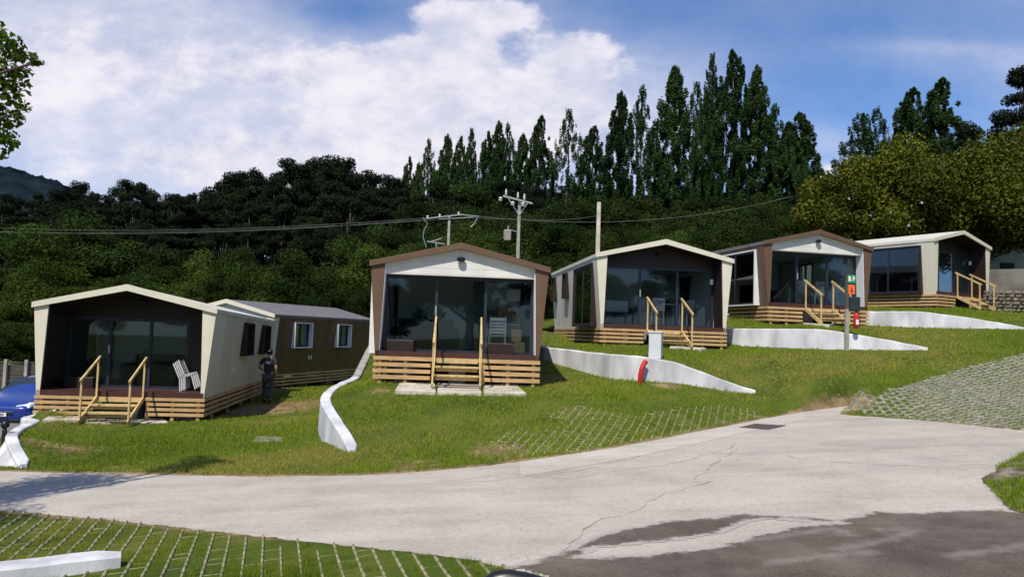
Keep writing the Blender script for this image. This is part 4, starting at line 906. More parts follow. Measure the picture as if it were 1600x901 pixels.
# ---------------------------------------------------------------- car
def car():
    q = P(14, 652, 20.3); r = empty('parked_car', (q[0]-.2, q[1]-.2, -3.02), math.radians(-176)+math.pi, 'bright blue hatchback parked beside the leftmost cabin, its nose towards the lane', 'car'); r.scale = (1, 1, .90)
    # local: nose towards -y. stations along y: (y, halfwidth, z_low, z_belt(sill), z_top, halfwidth_top)
    st = [(0, .62, .32, .56, .60, .55), (.06, .78, .22, .60, .70, .66), (.25, .86, .18, .66, .80, .72), (.8, .88, .18, .72, .92, .74), (1.15, .885, .18, .78, .99, .74), (1.95, .885, .18, .90, 1.42, .56), (2.7, .885, .18, .90, 1.47, .57), (3.5, .88, .18, .92, 1.40, .54), (3.95, .86, .22, .92, 1.02, .66), (4.1, .78, .30, .85, .90, .62)]
    m = MB(); n = 12; vs = []
    for y, w, zl, zb_, zt, wt_ in st:
        half = [(w*.9, zl), (w, zl+.12), (w*1.0, (zl+zb_)/2), (w*.985, zb_), (wt_, zt-.04 if zt-zb_ > .3 else (zb_+zt)/2+.02), (wt_*.6, zt)]
        vs += [(x, y, z) for x, z in half]+[(-x, y, z) for x, z in half[::-1]]
    fs = [(i*n+k, i*n+(k+1) % n, (i+1)*n+(k+1) % n, (i+1)*n+k) for i in range(len(st)-1) for k in range(n)]+[tuple(range(n)), tuple(range((len(st)-1)*n, len(st)*n))]
    body = m.add(vs, fs).build('body', M['carpaint'], r, smooth=True); sb = body.modifiers.new('s', 'SUBSURF'); sb.levels = 2; sb.render_levels = 2
    MB().add([(-.66, 1.24, 1.005), (.66, 1.24, 1.005), (.53, 1.86, 1.385), (-.53, 1.86, 1.385), (-.62, 1.34, .95), (.62, 1.34, .95)], [(0,1,2,3), (0,4,5,1)]).build('windscreen', M['carglass'], r)
    for s in (-1, 1):
        MB().add([(s*.80, 1.5, 1.0), (s*.80, 3.4, 1.02), (s*.63, 3.2, 1.35), (s*.625, 2.0, 1.37)], [(0,1,2,3)] if s > 0 else [(3,2,1,0)]).build('side_window', M['carglass'], r)
        h = MB().hexa([(s*.42, .02, .60), (s*.76, .10, .62), (s*.80, .32, .64), (s*.5, .30, .64)], [(s*.44, .06, .69), (s*.74, .17, .735), (s*.78, .36, .77), (s*.52, .34, .77)]).build('headlight', M['lamp'], r, bevel=.02)
        f_ = MB().box(s*.62-.12, s*.62+.12, .03, .10, .34, .40).build('fog_lamp', M['chrome'], r, bevel=.02)
        mm_ = MB().hexa([(s*.86, 1.48, .98), (s*1.04, 1.50, .98), (s*1.04, 1.58, .98), (s*.86, 1.60, .98)], [(s*.88, 1.48, 1.10), (s*1.03, 1.50, 1.10), (s*1.03, 1.58, 1.10), (s*.88, 1.60, 1.10)]).build('mirror', M['carpaint'], r, bevel=.02)
        for yw in (.82, 3.3):
            w_ = MB().tube([(s*.70, yw, .31), (s*.905, yw, .31)], .31, 24).build('wheel', M['tyre'], r); MB().tube([(s*.88, yw, .31), (s*.915, yw, .31)], .20, 18).build('rim', M['chrome'], w_)
    MB().box(-.42, .42, .0, .05, .40, .50).build('grille', M['black'], r, bevel=.02); MB().box(-.40, .40, -.012, -.001, .52, .535).build('grille_bar', M['chrome'], r)
    MB().box(-.75, .75, .03, .09, .20, .30).build('lower_intake', M['black'], r, bevel=.02)
    p_ = MB().box(-.26, .26, -.035, -.02, .38, .49).build('number_plate', M['plate'], r)
    k_ = MB()
    for i, x in enumerate((-.2, -.15, -.1, -.05, .06, .11, .16)): k_.box(x, x+.03, -.039, -.036, .40, .47)
    k_.build('plate_characters', M['black'], p_); MB().box(-.26, -.225, -.039, -.036, .382, .488).build('plate_band', M['carpaint'], p_)
    for s in (-1, 1): MB().bar((s*.25, 1.30, 1.03), (s*.25-.45, 1.42, 1.10), .015, .02).build('wiper', M['black'], r)
car()

# ---------------------------------------------------------------- the man
def skin_obj(name, verts, edges, radii, m, parent, root=0, lv=2):
    me = bpy.data.meshes.new(name); me.from_pydata(verts, edges, []); me.materials.append(m); o = bpy.data.objects.new(name, me); COL.objects.link(o)
    sk = o.modifiers.new('skin', 'SKIN'); sk.use_smooth_shade = True
    for i, r_ in enumerate(radii):
        me.skin_vertices[0].data[i].radius = r_ if isinstance(r_, tuple) else (r_, r_)
    me.skin_vertices[0].data[root].use_root = True
    ss = o.modifiers.new('sub', 'SUBSURF'); ss.levels = lv; ss.render_levels = lv
    if parent: o.parent = parent
    return o
def man():
    q = P(417, 627, 23.6); gz = g1(q[0], q[1]); r = empty('person', (q[0], q[1], gz), .12, 'person in a dark cap, charcoal shirt and grey trousers walking away beside the leftmost cabin', 'person'); r.scale = (.95, .95, .95)
    # facing +y, x right
    V_ = [(0,0,.95),(0,.01,1.12),(0,.02,1.33),(0,.02,1.46),(0,.04,1.53),(0,.05,1.62),(0,.06,1.72),        #0 pelvis 1 waist 2 chest 3 neckbase 4 neck 5 head 6 crown
          (.19,.02,1.42),(.25,-.03,1.16),(.24,.10,.93),(.24,.13,.86),    #7 r shoulder 8 elbow 9 wrist 10 palm
          (-.19,.02,1.42),(-.30,-.05,1.18),(-.27,.17,1.10),(-.26,.24,1.09),  #11..14 left arm bent forward
          (.10,0,.90),(.12,.02,.50),(.13,-.16,.11),(.14,-.02,.035),   # 15 hip 16 knee 17 ankle 18 toe
          (-.10,0,.90),(-.12,.18,.52),(-.11,.16,.10),(-.12,.31,.035)]
    E_ = [(0,1),(1,2),(2,3),(3,4),(4,5),(5,6),(3,7),(7,8),(8,9),(9,10),(3,11),(11,12),(12,13),(13,14),(0,15),(15,16),(16,17),(17,18),(0,19),(19,20),(20,21),(21,22)]
    Rr = [(.155,.115),(.14,.10),(.165,.115),(.08,.075),.055,(.078,.098),(.055,.07),.062,.042,.028,(.038,.02),.062,.042,.028,(.038,.02),.09,.058,.04,.035,.09,.058,.04,.035]
    skin_obj('body', V_, E_, Rr, M['skin'], r)
    for s, palm, dirv in ((1, Vector((.24,.14,.85)), Vector((0,.35,-1))), (-1, Vector((-.26,.25,1.09)), Vector((.15,1,-.1)))):
        dirv.normalize(); side = Vector((0,1,0)) if s > 0 else Vector((0,0,1)); cur = Vector((-s*1.0,0,0)) if s > 0 else Vector((.7,0,-.5))
        for k, ln in enumerate((.075,.085,.08,.062)):
            b0 = palm+side*(.026-k*.018); V2 = [b0-dirv*.02, b0+dirv*.03, b0+dirv*ln*.7+cur*.012, b0+dirv*ln+cur*.03]; skin_obj('finger', [tuple(v) for v in V2], [(0,1),(1,2),(2,3)], [.010,.010,.009,.007], M['skin'], r, 0, 1)
        b0 = palm+side*.03-dirv*.035; V2 = [b0, b0+side*.03+dirv*.02, b0+side*.04+dirv*.055]; skin_obj('thumb', [tuple(v) for v in V2], [(0,1),(1,2)], [.012,.011,.008], M['skin'], r, 0, 1)
    Vs = [(0,0,.86),(0,.01,1.12),(0,.015,1.33),(0,.02,1.45),(.19,.02,1.42),(.235,-.015,1.23),(-.19,.02,1.42),(-.275,-.03,1.25)]
    sh = skin_obj('shirt', Vs, [(0,1),(1,2),(2,3),(3,4),(4,5),(3,6),(6,7)], [(.175,.135),(.16,.12),(.185,.135),(.095,.09),.082,.064,.082,.064], M['shirt'], r)
    MB().box(-.08, .09, -.122, -.108, 1.335, 1.375).box(-.05, .085, -.121, -.108, 1.30, 1.325).build('back_print', M['shirtprint'], r)
    Vt = [(0,0,.93),(.10,0,.87),(.122,.02,.50),(.132,-.15,.14),(-.10,0,.87),(-.122,.18,.52),(-.112,.16,.13)]
    skin_obj('trousers', Vt, [(0,1),(1,2),(2,3),(0,4),(4,5),(5,6)], [(.165,.13),.112,.085,.075,.112,.085,.075], M['trouser'], r)
    for x, y in ((.132,-.16),(-.112,.15)):
        skin_obj('boot', [(x,y-.02,.13),(x,y,.055),(x,y+.10,.05),(x,y+.17,.04)], [(0,1),(1,2),(2,3)], [.055,.058,.048,.038], M['boot'], r)
    c_ = MB().lathe([(.098,0),(.104,.03),(.095,.07),(.06,.105),(.01,.115)], 18).build('cap', M['black'], r, smooth=True); c_.location = (0,.055,1.655); c_.scale = (.95,1.12,1)
    MB().hexa([(-.07,.14,1.655),(.07,.14,1.655),(.05,.24,1.64),(-.05,.24,1.64)], [(-.07,.14,1.668),(.07,.14,1.668),(.05,.24,1.652),(-.05,.24,1.652)]).build('cap_peak', M['black'], r)
    for s in (-1,1): MB().lathe([(.006,-.03),(.018,-.015),(.018,.015),(.008,.03)], 8, (s*.083,.045,1.62)).build('ear', M['skin'], r, smooth=True)
    MB().lathe([(.08,0),(.088,.03),(.09,.055)], 16, (0,.045,1.60)).build('hair', mat('dark_hair', (.015,.012,.01), .8), r, smooth=True)
    skin_obj('nose', [(0,.135,1.62),(0,.162,1.605)], [(0,1)], [.012,.012], M['skin'], r, 0, 1)
    MB().box(-.022,.022,.128,.138,1.57,1.576).build('mouth', mat('lips', (.25,.08,.07), .6), r)
    for s in (-1,1): MB().lathe([(.001,-.008),(.009,0),(.001,.008)], 8, (s*.032,.136,1.64)).build('eye', M['white'], r)
man()

# ---------------------------------------------------------------- poles and wires
def pole(px, pt, pb, d, rt, rb, lab, mtl='concrete', base=None):
    t_ = P(px[0], pt, d); b_ = P(px[1], pb, d); x, y = (t_[0]+b_[0])/2, d; gz = g1(x, y)
    r = empty('utility_pole', (x, y, gz), 0, lab, 'utility pole'); h = t_[2]-gz
    MB().hexa([(-rb,-rb,-.3),(rb,-rb,-.3),(rb,rb,-.3),(-rb,rb,-.3)], [(-rt,-rt,h),(rt,-rt,h),(rt,rt,h),(-rt,rt,h)]).build('post', M[mtl], r, bevel=.01)
    return r, Vector((x, y, gz)), h
pA, oA, hA = pole((812, 809), 312, 400, 42, .08, .12, 'tall concrete pole with insulators and a transformer box rising over the middle cabin')
ca = Vector(P(786, 306, 41.8))-oA; cb = Vector(P(832, 318, 41.8))-oA; MB().bar(ca, cb, .09, .10).build('crossarm', M['concrete'], pA)
for f_ in (.1, .5, .72): p_ = ca.lerp(cb, f_); MB().lathe([(.03, 0), (.07, .08), (.04, .12), (.07, .18), (.035, .24), (.05, .32), (.02, .36)], 10, tuple(p_+Vector((0, 0, .07)))).build('insulator', M['chairwhite'], pA)
for p_ in (P(782, 311, 41.6), P(801, 318, 41.6), P(817, 319.5, 41.6)): p2 = Vector(p_)-oA; MB().lathe([(.03, -.12), (.14, -.08), (.05, -.02), (.14, .04), (.04, .12)], 10, tuple(p2)).build('insulator', M['chairwhite'], pA)
MB().bar((0, -.1, hA-.9), ca.lerp(cb, .15), .05, .05).build('brace', M['metal'], pA); MB().bar((0, -.1, hA-.9), ca.lerp(cb, .85), .05, .05).build('brace', M['metal'], pA)
tr_ = Vector(P(793, 366, 41.6))-oA
tb = MB().box(tr_.x-.18, tr_.x+.20, -.35, -.02, tr_.z-.32, tr_.z+.28).build('transformer', M['concrete'], pA, bevel=.03); f2 = MB()
for k in range(5): f2.box(tr_.x-.22+.09*k, tr_.x-.20+.09*k, -.38, -.352, tr_.z-.25, tr_.z+.22)
f2.build('cooling_fin', M['concrete'], tb); MB().bar((tr_.x, -.2, tr_.z+.3), (tr_.x+.05, -.2, tr_.z+.5), .05, .05).bar((tr_.x+.15, -.2, tr_.z+.28), (0, 0, tr_.z+.2), .05, .05).build('bracket', M['metal'], tb)
MB().bar((.0, -.12, hA-4.6+.5*0+(-.1)), (.95, -.12, hA-4.35), .05, .05).build('side_bracket', M['metal'], pA)
pB, oB, hB = pole((702, 701), 338, 380, 44, .07, .11, 'shorter concrete pole with a wide flat crossarm left of the transformer pole')
c1_ = Vector(P(668, 341, 43.8))-oB; c2_ = Vector(P(722, 335, 43.8))-oB; c3_ = Vector(P(748, 338, 43.8))-oB
MB().bar(c1_, c2_, .055, .055).bar(c2_, c3_, .04, .04).bar(c1_+Vector((.6, .5, .05)), c3_+Vector((-.3, .5, .02)), .04, .04).build('crossarm', M['metal'], pB)
for f_ in (0, .35, .9): MB().lathe([(.03, -.1), (.09, -.06), (.04, 0), (.09, .06), (.03, .12)], 10, tuple(c1_.lerp(c2_, f_)+Vector((0, 0, .05)))).build('insulator', M['chairwhite'], pB)
MB().tube([Vector(P(661, 340, 43.6))-oB, Vector(P(668, 350, 43.6))-oB, Vector(P(663, 358, 43.6))-oB, Vector(P(661, 370, 43.6))-oB, Vector(P(666, 386, 43.6))-oB], .025, 6).build('loose_cable', M['metal'], pB)
MB().tube([Vector(P(746, 340, 43.6))-oB, Vector(P(741, 350, 43.6))-oB, Vector(P(735, 355, 43.6))-oB], .03, 6).build('loose_cable', M['metal'], pB)
MB().bar(Vector(P(667, 377, 43.6))-oB, Vector(P(695, 381, 43.6))-oB, .06, .05).bar(Vector(P(672, 378, 43.6))-oB, Vector(P(690, 372, 43.6))-oB, .08, .05).bar(Vector(P(681, 380, 43.6))-oB, Vector(P(682, 386, 43.6))-oB, .05, .05).build('lower_bracket', M['metal'], pB)
pC, oC, hC = pole((935.5, 934), 316, 396, 33, .08, .11, 'plain white concrete pole behind the cabin with the utility box', 'slab')
def wire(a, b_, sag, lab, r=.009):
    a, b_ = Vector(a), Vector(b_); pts = [a.lerp(b_, k/24)-Vector((0, 0, sag*4*(k/24)*(1-k/24))) for k in range(25)]
    tag(MB().tube(pts, r, 5).build('overhead_wire', M['wire'], smooth=True), lab, 'wire', 'overhead wires crossing in front of the wood')
wire(P(-300, 335, 50), P(668, 340, 43.8), .9, 'uppermost of the wires running left from the crossarm pole')
wire(P(-300, 341, 50), P(690, 340, 44.1), 1.0, 'middle wire of those running left from the crossarm pole')
wire(P(-300, 350, 50), P(700, 342, 43.9), .7, 'lowest of the wires running left from the crossarm pole')
wire(P(748, 338, 43.8), P(1240, 306, 52), .95, 'long wire running right from the crossarm pole towards the poplars', .013)
wire(P(722, 336, 43.8), P(811, 341, 41.9), .12, 'short wire between the crossarm pole and the transformer pole')
wire(P(811, 341, 41.9), P(935, 337, 33.1), .15, 'wire from the transformer pole to the plain white pole')

# ---------------------------------------------------------------- trees
def leaves_mesh(name, C, Rad, n, size, m, parent=None, upb=.35, extra=None, var_scale=1.0, elong=1.5, rise=0):
    # C (k,3) clump centres, Rad (k,3) clump radii
    k = len(C); w = (Rad.prod(1))**(2/3); w = w/w.sum(); ci = RNG.choice(k, n, p=w)
    d = RNG.normal(size=(n, 3)); d /= np.linalg.norm(d, axis=1)[:, None]; rr = RNG.random(n)**.42
    p = C[ci]+d*Rad[ci]*rr[:, None]
    nn = d*.7+RNG.normal(size=(n, 3))*.7+np.array([0, 0, upb]); nn /= np.linalg.norm(nn, axis=1)[:, None]
    t1_ = np.cross(nn, RNG.normal(size=(n, 3))+np.array([0, 0, rise*3])); t1_ /= np.linalg.norm(t1_, axis=1)[:, None]; t2_ = np.cross(nn, t1_)
    sz = size*RNG.uniform(.6, 1.35, n)[:, None]
    bend = nn*sz*.18
    Vx = np.stack([p-t1_*sz*.5, p-t2_*sz*.5*elong-bend, p+t1_*sz*.5, p+t2_*sz*.5*elong-bend], 1).reshape(-1, 3)
    F_ = np.arange(4*n).reshape(n, 4)
    cv = RNG.random(k)[ci]*.75+RNG.random(n)*.25
    return rawmesh(name, Vx, F_, m, {'var': np.repeat(cv*var_scale, 4)}, parent)
def trunk(name, h, r, m, parent, limbs, bend=.3):
    b = MB(); n = 7; off = [Vector((random.gauss(0, bend*.2)*i/n, random.gauss(0, bend*.2)*i/n, 0)) for i in range(n+1)]
    pts = [Vector((0, 0, -.5+(h+.5)*i/n))+off[i] for i in range(n+1)]; b.tube(pts, [r*(1.25 if i == 0 else 1)*(1-.8*i/n) for i in range(n+1)], 9)
    for tip in limbs:
        tip = Vector(tip); z0 = min(max(tip.z*.55, h*.2), h*.9); a = Vector((0, 0, z0)); mid_ = a.lerp(tip, .5)+Vector((0, 0, -.08*tip.length*.3)); L_ = (tip-a).length
        b.tube([a, mid_, tip], [r*.42, r*.26, r*.08], 6)
    return b.build(name, m, parent, smooth=True)
def broad(seed, H, Rc, z0, n, size, m, k=26, bark='bark', name='broadleaf_tree', spread=1.0, flat=.8):
    random.seed(seed); rg = np.random.default_rng(seed); r = empty(name); cs_ = []; rd = []
    cz = (H+z0)/2; hz = (H-z0)/2
    for i in range(k):
        a = rg.uniform(0, 6.283); e = math.asin(rg.uniform(-.75, 1)); q = rg.uniform(.45, .86)
        cs_.append((math.cos(a)*math.cos(e)*Rc*q*spread, math.sin(a)*math.cos(e)*Rc*q*spread, cz+math.sin(e)*hz*q)); s = rg.uniform(.22, .40)*Rc; rd.append((s, s, s*flat))
    cs_.append((0, 0, cz)); rd.append((Rc*.5, Rc*.5, hz*.55))
    trunk('trunk', H*.8, H*.022+.05, M[bark], r, [cs_[i] for i in range(0, k, 4)])
    leaves_mesh('crown', np.array(cs_), np.array(rd), n, size, m, r); return r
def poplar(seed, H, Rc, n, size, m, gaps=.0, forked=False):
    random.seed(seed); rg = np.random.default_rng(seed); r = empty('poplar_tree'); cs_ = []; rd = []
    tops = [(0, 0, 1.0)]+([(Rc*.8, 0, .82)] if forked else [])
    for tx, ty, th_ in tops:
        kk = 260
        for i in range(kk):
            t_ = .10+.87*(i+rg.random())/kk; prof = Rc*min(1, .55+t_*1.3)*max(0, 1-max(0, (t_-.38)/.62)**1.8)+.05; a = rg.uniform(0, 6.283); q = rg.random()**.6*.98
            s = rg.uniform(.10, .23)*min(1.0, .4+prof/Rc); cs_.append((tx+math.cos(a)*prof*q, ty+math.sin(a)*prof*q, t_*H*th_)); rd.append((s, s, s*rg.uniform(2.5, 5.5)))
    trunk('trunk', H*.85, H*.006+.05, M['bark_pale'], r, [cs_[i] for i in range(0, 50, 5)], .2)
    leaves_mesh('crown', np.array(cs_), np.array(rd), n, size, m, r, .2); return r
def scots(seed, H, Rc, n, size, m, name='dark_tree', z0=.35):
    random.seed(seed); rg = np.random.default_rng(seed); r = empty(name); cs_ = []; rd = []
    for i in range(46):
        t_ = z0+(.97-z0)*rg.random()**.8; rad = Rc*math.sqrt(max(.03, 1-((t_-z0-.2)/(1-z0-.18))**2)) if t_ > z0+.2 else Rc; a = rg.uniform(0, 6.283); q = rg.uniform(.1, .85)
        cs_.append((math.cos(a)*rad*q, math.sin(a)*rad*q, H*t_)); s = rg.uniform(.16, .30)*Rc; rd.append((s, s, s*rg.uniform(.6, 1.0)))
    trunk('trunk', H*.9, H*.014+.08, M['bark'], r, [cs_[i] for i in range(0, len(cs_), 4)], .3)
    leaves_mesh('crown', np.array(cs_), np.array(rd), n, size, m, r, .4); return r
def pine(seed, H, Rc, n, size, m, layers=8, name='pine_tree'):
    random.seed(seed); rg = np.random.default_rng(seed); r = empty(name); cs_ = []; rd = []
    for l in range(layers):
        t_ = .35+.62*l/(layers-1); rad = Rc*(1.05-t_)**.6*1.2
        for j in range(5):
            a = rg.uniform(0, 6.283); q = rg.uniform(.3, .9); cs_.append((math.cos(a)*rad*q, math.sin(a)*rad*q, H*t_+rg.uniform(-.3, .3))); s = rg.uniform(.2, .36)*Rc; rd.append((s, s, s*.38))
    cs_.append((0, 0, H*.96)); rd.append((.3*Rc, .3*Rc, .05*H))
    trunk('trunk', H*.97, H*.014+.08, M['bark'], r, [cs_[i] for i in range(0, len(cs_), 3)], .3)
    leaves_mesh('crown', np.array(cs_), np.array(rd), n, size, m, r, .5); return r
protoB = [broad(1, 10, 3.6, 1.2, 24000, .125, L_broad, 30), broad(2, 11, 3.3, 1.5, 24000, .125, L_broad, 34), broad(3, 9, 3.9, .8, 24000, .13, L_broad, 28, flat=.65)]
protoF = [broad(11, 8, 3.4, .3, 30000, .10, L_front, 40), broad(12, 8, 3.0, .3, 30000, .10, L_front, 36, flat=.7)]
protoL = [broad(13, 7, 3.4, .2, 30000, .10, L_light, 44), broad(14, 7, 3.8, .2, 30000, .105, L_light, 30, flat=.9)]
protoD = [broad(5, 13, 3.4, 3, 18000, .15, L_dark, 26, flat=.6, name='dark_tree'), scots(6, 14, 2.9, 16000, .14, L_dark), scots(8, 13, 3.5, 17000, .14, L_dark, z0=.25)]
protoC = pine(6, 14, 3.4, 20000, .12, L_dark, name='conifer_tree')
protoP = [poplar(21, 20, 1.7, 44000, .10, L_pop), poplar(22, 20, 1.45, 40000, .10, L_pop), poplar(23, 20, 1.9, 50000, .10, L_pop, forked=True), poplar(24, 20, 2.3, 20000, .10, L_pop)]
HP = {id(o): h for o, h in [(protoB[0], 10), (protoB[1], 11), (protoB[2], 9), (protoF[0], 8), (protoF[1], 8), (protoD[0], 13), (protoD[1], 14), (protoD[2], 13), (protoC, 14), (protoL[0], 7), (protoL[1], 7)]+[(p, 20.0) for p in protoP]}
first = set()
def place(proto, px, pt, d, label, cat, group, wide=1.0, name=None, hmin=3):
    a, b_ = ray(px, pt); x = a*d; gz = g1(x, d); h = max(hmin, b_*d-gz); s = h/HP[id(proto)]
    o = proto if id(proto) not in first else copy_tree(proto); first.add(id(proto))
    o.location = (x, d, gz); o.scale = (max(.6, s)*wide if wide > 0 else -wide, max(.6, s)*wide if wide > 0 else -wide, s); o.rotation_euler = (0, 0, random.uniform(0, 6.283))
    tag(o, label, cat, group)
    return o
random.seed(99)
# poplars on the ridge (px, top, spread)
words = ['first', 'second', 'third', 'fourth', 'fifth', 'sixth', 'seventh', 'eighth', 'ninth', 'tenth', 'eleventh', 'twelfth', 'thirteenth', 'fourteenth', 'fifteenth', 'sixteenth', 'seventeenth', 'eighteenth', 'nineteenth', 'twentieth', 'twenty-first', 'twenty-second', 'twenty-third', 'twenty-fourth', 'twenty-fifth']
pops = [(640,240,15,95),(655,250,14,95),(671,213,20,94),(700,206,20,93),(721,207,16,93),(738,196,20,92),(763,200,18,90),(780,185,22,90),(794,188,20,89),(818,205,20,88),(845,175,24,87),(890,165,28,84),(928,191,26,82),(971,138,26,80),(1004,128,26,78),(1055,97,30,76),(1090,122,28,77),(1113,78,26,74),(1146,72,32,73),(1183,97,28,73),(1210,158,30,74),(1233,186,26,75),(1252,170,32,74)]
for i, (px, pt, wpx, d) in enumerate(pops):
    pr = protoP[[0, 1, 2, 1, 0, 2][i % 6]] if i not in (11, 16) else protoP[3]
    wd = wpx*d/1173/2/[1.7, 1.45, 2.2, 2.3][protoP.index(pr)]*2.9
    place(pr, px, pt, d, 'tall narrow poplar, %s from the left in the row along the ridge' % words[i], 'poplar', 'poplars in a row along the ridge', -wd)
for px, pt, wpx, d, l in [(1345,172,48,60,'thin loose poplar left of the pair above the glossy trees'), (1369,163,34,61,'thin ragged poplar top beside the loose poplar above the glossy trees'), (1424,131,42,60,'left poplar of the pair above the glossy trees'), (1469,116,46,60,'taller right poplar of the pair above the glossy trees')]:
    pr = protoP[3] if px < 1400 else protoP[0]; place(pr, px, pt, d, l, 'poplar', 'poplars behind the glossy trees', -(wpx*d/1173/2/(2.3 if px < 1400 else 1.7)*2.6))
for px, pt, d, pr, l, wd in [(1598,110,52,protoC,'tall dark layered conifer at the right edge',1.1), (1525,182,54,protoD[0],'dark rounded tree between the poplar pair and the conifer',1.1), (1560,190,55,protoD[0],'dark rounded tree just left of the tall conifer',1.0)]:
    place(pr, px, pt, d, l, 'tree', None, wd*.62)
# silhouettes on the left skyline
sil = [(-30,300),(20,302),(60,300),(98,292),(128,283),(150,298),(172,298),(203,280),(222,282),(243,290),(272,302),(300,300),(322,287),(345,274),(372,265),(390,262),(412,272),(440,262),(462,246),(488,237),(512,239),(538,245),(560,262),(585,262),(610,270),(630,280)]
for i, (px, pt) in enumerate(sil):
    place(protoD[(i*2) % 3 if px < 340 else (0 if i % 3 else 2)], px, pt, random.uniform(88, 98), 'dark tree on the left skyline, %s from the left edge' % (words+['twenty-sixth'])[i], 'tree', 'dark trees in outline along the left skyline', .82)
# the wooded slope
def lerp_prof(prof, px): return float(np.interp(px, [p[0] for p in prof], [p[1] for p in prof]))
rows = [
 (84, 30, protoD+protoB[:1], [(0,318),(300,315),(400,290),(560,285),(640,285),(900,290),(1300,285)], 'back'),
 (72, 40, protoB+protoD[:1], [(0,345),(300,340),(420,315),(560,305),(700,300),(900,300),(1100,295),(1270,290)], 'mid'),
 (62, 48, protoB, [(0,375),(130,345),(260,380),(420,350),(560,345),(760,330),(900,330),(1100,318),(1270,315)], 'mid'),
 (53, 54, protoB+protoF, [(0,400),(110,340),(200,350),(260,405),(420,385),(560,385),(760,352),(900,352),(1100,345),(1260,335)], 'front'),
 (46, 60, protoF, [(0,440),(100,400),(200,420),(300,410),(420,395),(560,410),(760,385),(900,378),(1000,382),(1150,358),(1250,350)], 'front')]
for d, stp, prs, prof, kind_ in rows:
    px = -90
    while px < 1290 + (40 if d > 60 else 0):
        pt = lerp_prof(prof, px)+random.uniform(-14, 16); pr = random.choice(prs)
        if px < 560 and d >= 62: pr = random.choice(protoD)
        if d == 53 and px < 560 and random.random() < .45: pr = protoD[0]
        if d == 53 and random.random() < .22: pr = random.choice(protoL)
        if d == 46 and random.random() < .40: pr = random.choice(protoL)
        if d == 46: pt += random.choice((-10, 0, 12, 25))
        dark_ = pr in protoD
        zone = [z_ for p_, z_ in ((60, 'at the left edge'), (210, 'over the leftmost cabin'), (345, 'right of the leftmost cabin'), (470, 'over the walking man'), (580, 'over the dark brown cabin'), (700, 'left of the crossarm pole'), (815, 'between the two wired poles'), (940, 'left of the plain white pole'), (1060, 'over the utility box cabin'), (1180, 'left of the signpost cabin'), (9999, 'over the signpost cabin')) if px < p_][0]
        lab = {'back': 'bushy tree just below the skyline', 'mid': 'dark green tree halfway up the wood', 'front': 'leafy green tree at the foot of the wood'}[kind_]
        place(pr, px, pt, d+random.uniform(-3, 3), lab+', '+zone, 'tree', {'back': 'trees of the wood below the skyline', 'mid': 'trees halfway up the wooded slope', 'front': 'trees at the foot of the wooded slope'}[kind_], random.uniform(.9, 1.15))
        px += stp*random.uniform(.75, 1.2)
for i, (px, pt, d) in enumerate([(-70,520,36),(-25,500,38),(12,510,35),(50,505,37),(85,500,40)]):
    place(protoF[i % 2], px, pt, d, 'dense dark bush behind the board fence, %s from the left' % words[i], 'bush', 'bushes behind the board fence', .9, hmin=2.5)
# glossy trees with white flowers on the right
def magnolia(seed, px, pt, d, Rc, label, n):
    a, b_ = ray(px, pt); x = a*d; gz = g1(x, d); H = b_*d-gz; r = broad(seed, H, Rc, H*.16, int(n*1.9), .115, L_mag, 60, name='magnolia_tree', flat=.75); r.location = (x, d, gz); tag(r, label, 'tree', 'glossy yellow-green trees behind the right hand cabins')
    rg = np.random.default_rng(seed+50); m = MB(); k = 0
    cr = [c for c in r.children if c.name.startswith('crown')][0]; co = np.zeros(len(cr.data.vertices)*3); cr.data.vertices.foreach_get('co', co); co = co.reshape(-1, 3)
    cand = co[(co[:, 1] < -Rc*.35)]; 
    for i in rg.choice(len(cand), 8, replace=False):
        c = cand[i]+np.array([0, -.1, .05])
        for p_ in range(6):
            an = p_*1.047+rg.random(); L_ = .085; d_ = np.array([math.cos(an), -.4, math.sin(an)]); sd_ = np.array([-math.sin(an), 0, math.cos(an)])*.04
            m.add([c, c+d_*L_*.6+sd_, c+d_*L_, c+d_*L_*.6-sd_], [(0, 1, 2, 3)])
    m.build('blossom', M['chairwhite'], r, fix=False)
magnolia(31, 1338, 250, 43, 3.2, 'lowest glossy tree with white blossom, at the left end of its group', 22000)
magnolia(32, 1410, 222, 42, 4.2, 'broad glossy tree with white blossom rising above the rightmost cabin roof', 32000)
magnolia(33, 1520, 210, 41, 4.8, 'large glossy tree with white blossom behind the rightmost cabin porch', 36000)
magnolia(34, 1640, 203, 42, 4.8, 'glossy tree with white blossom cut off by the right edge', 30000)
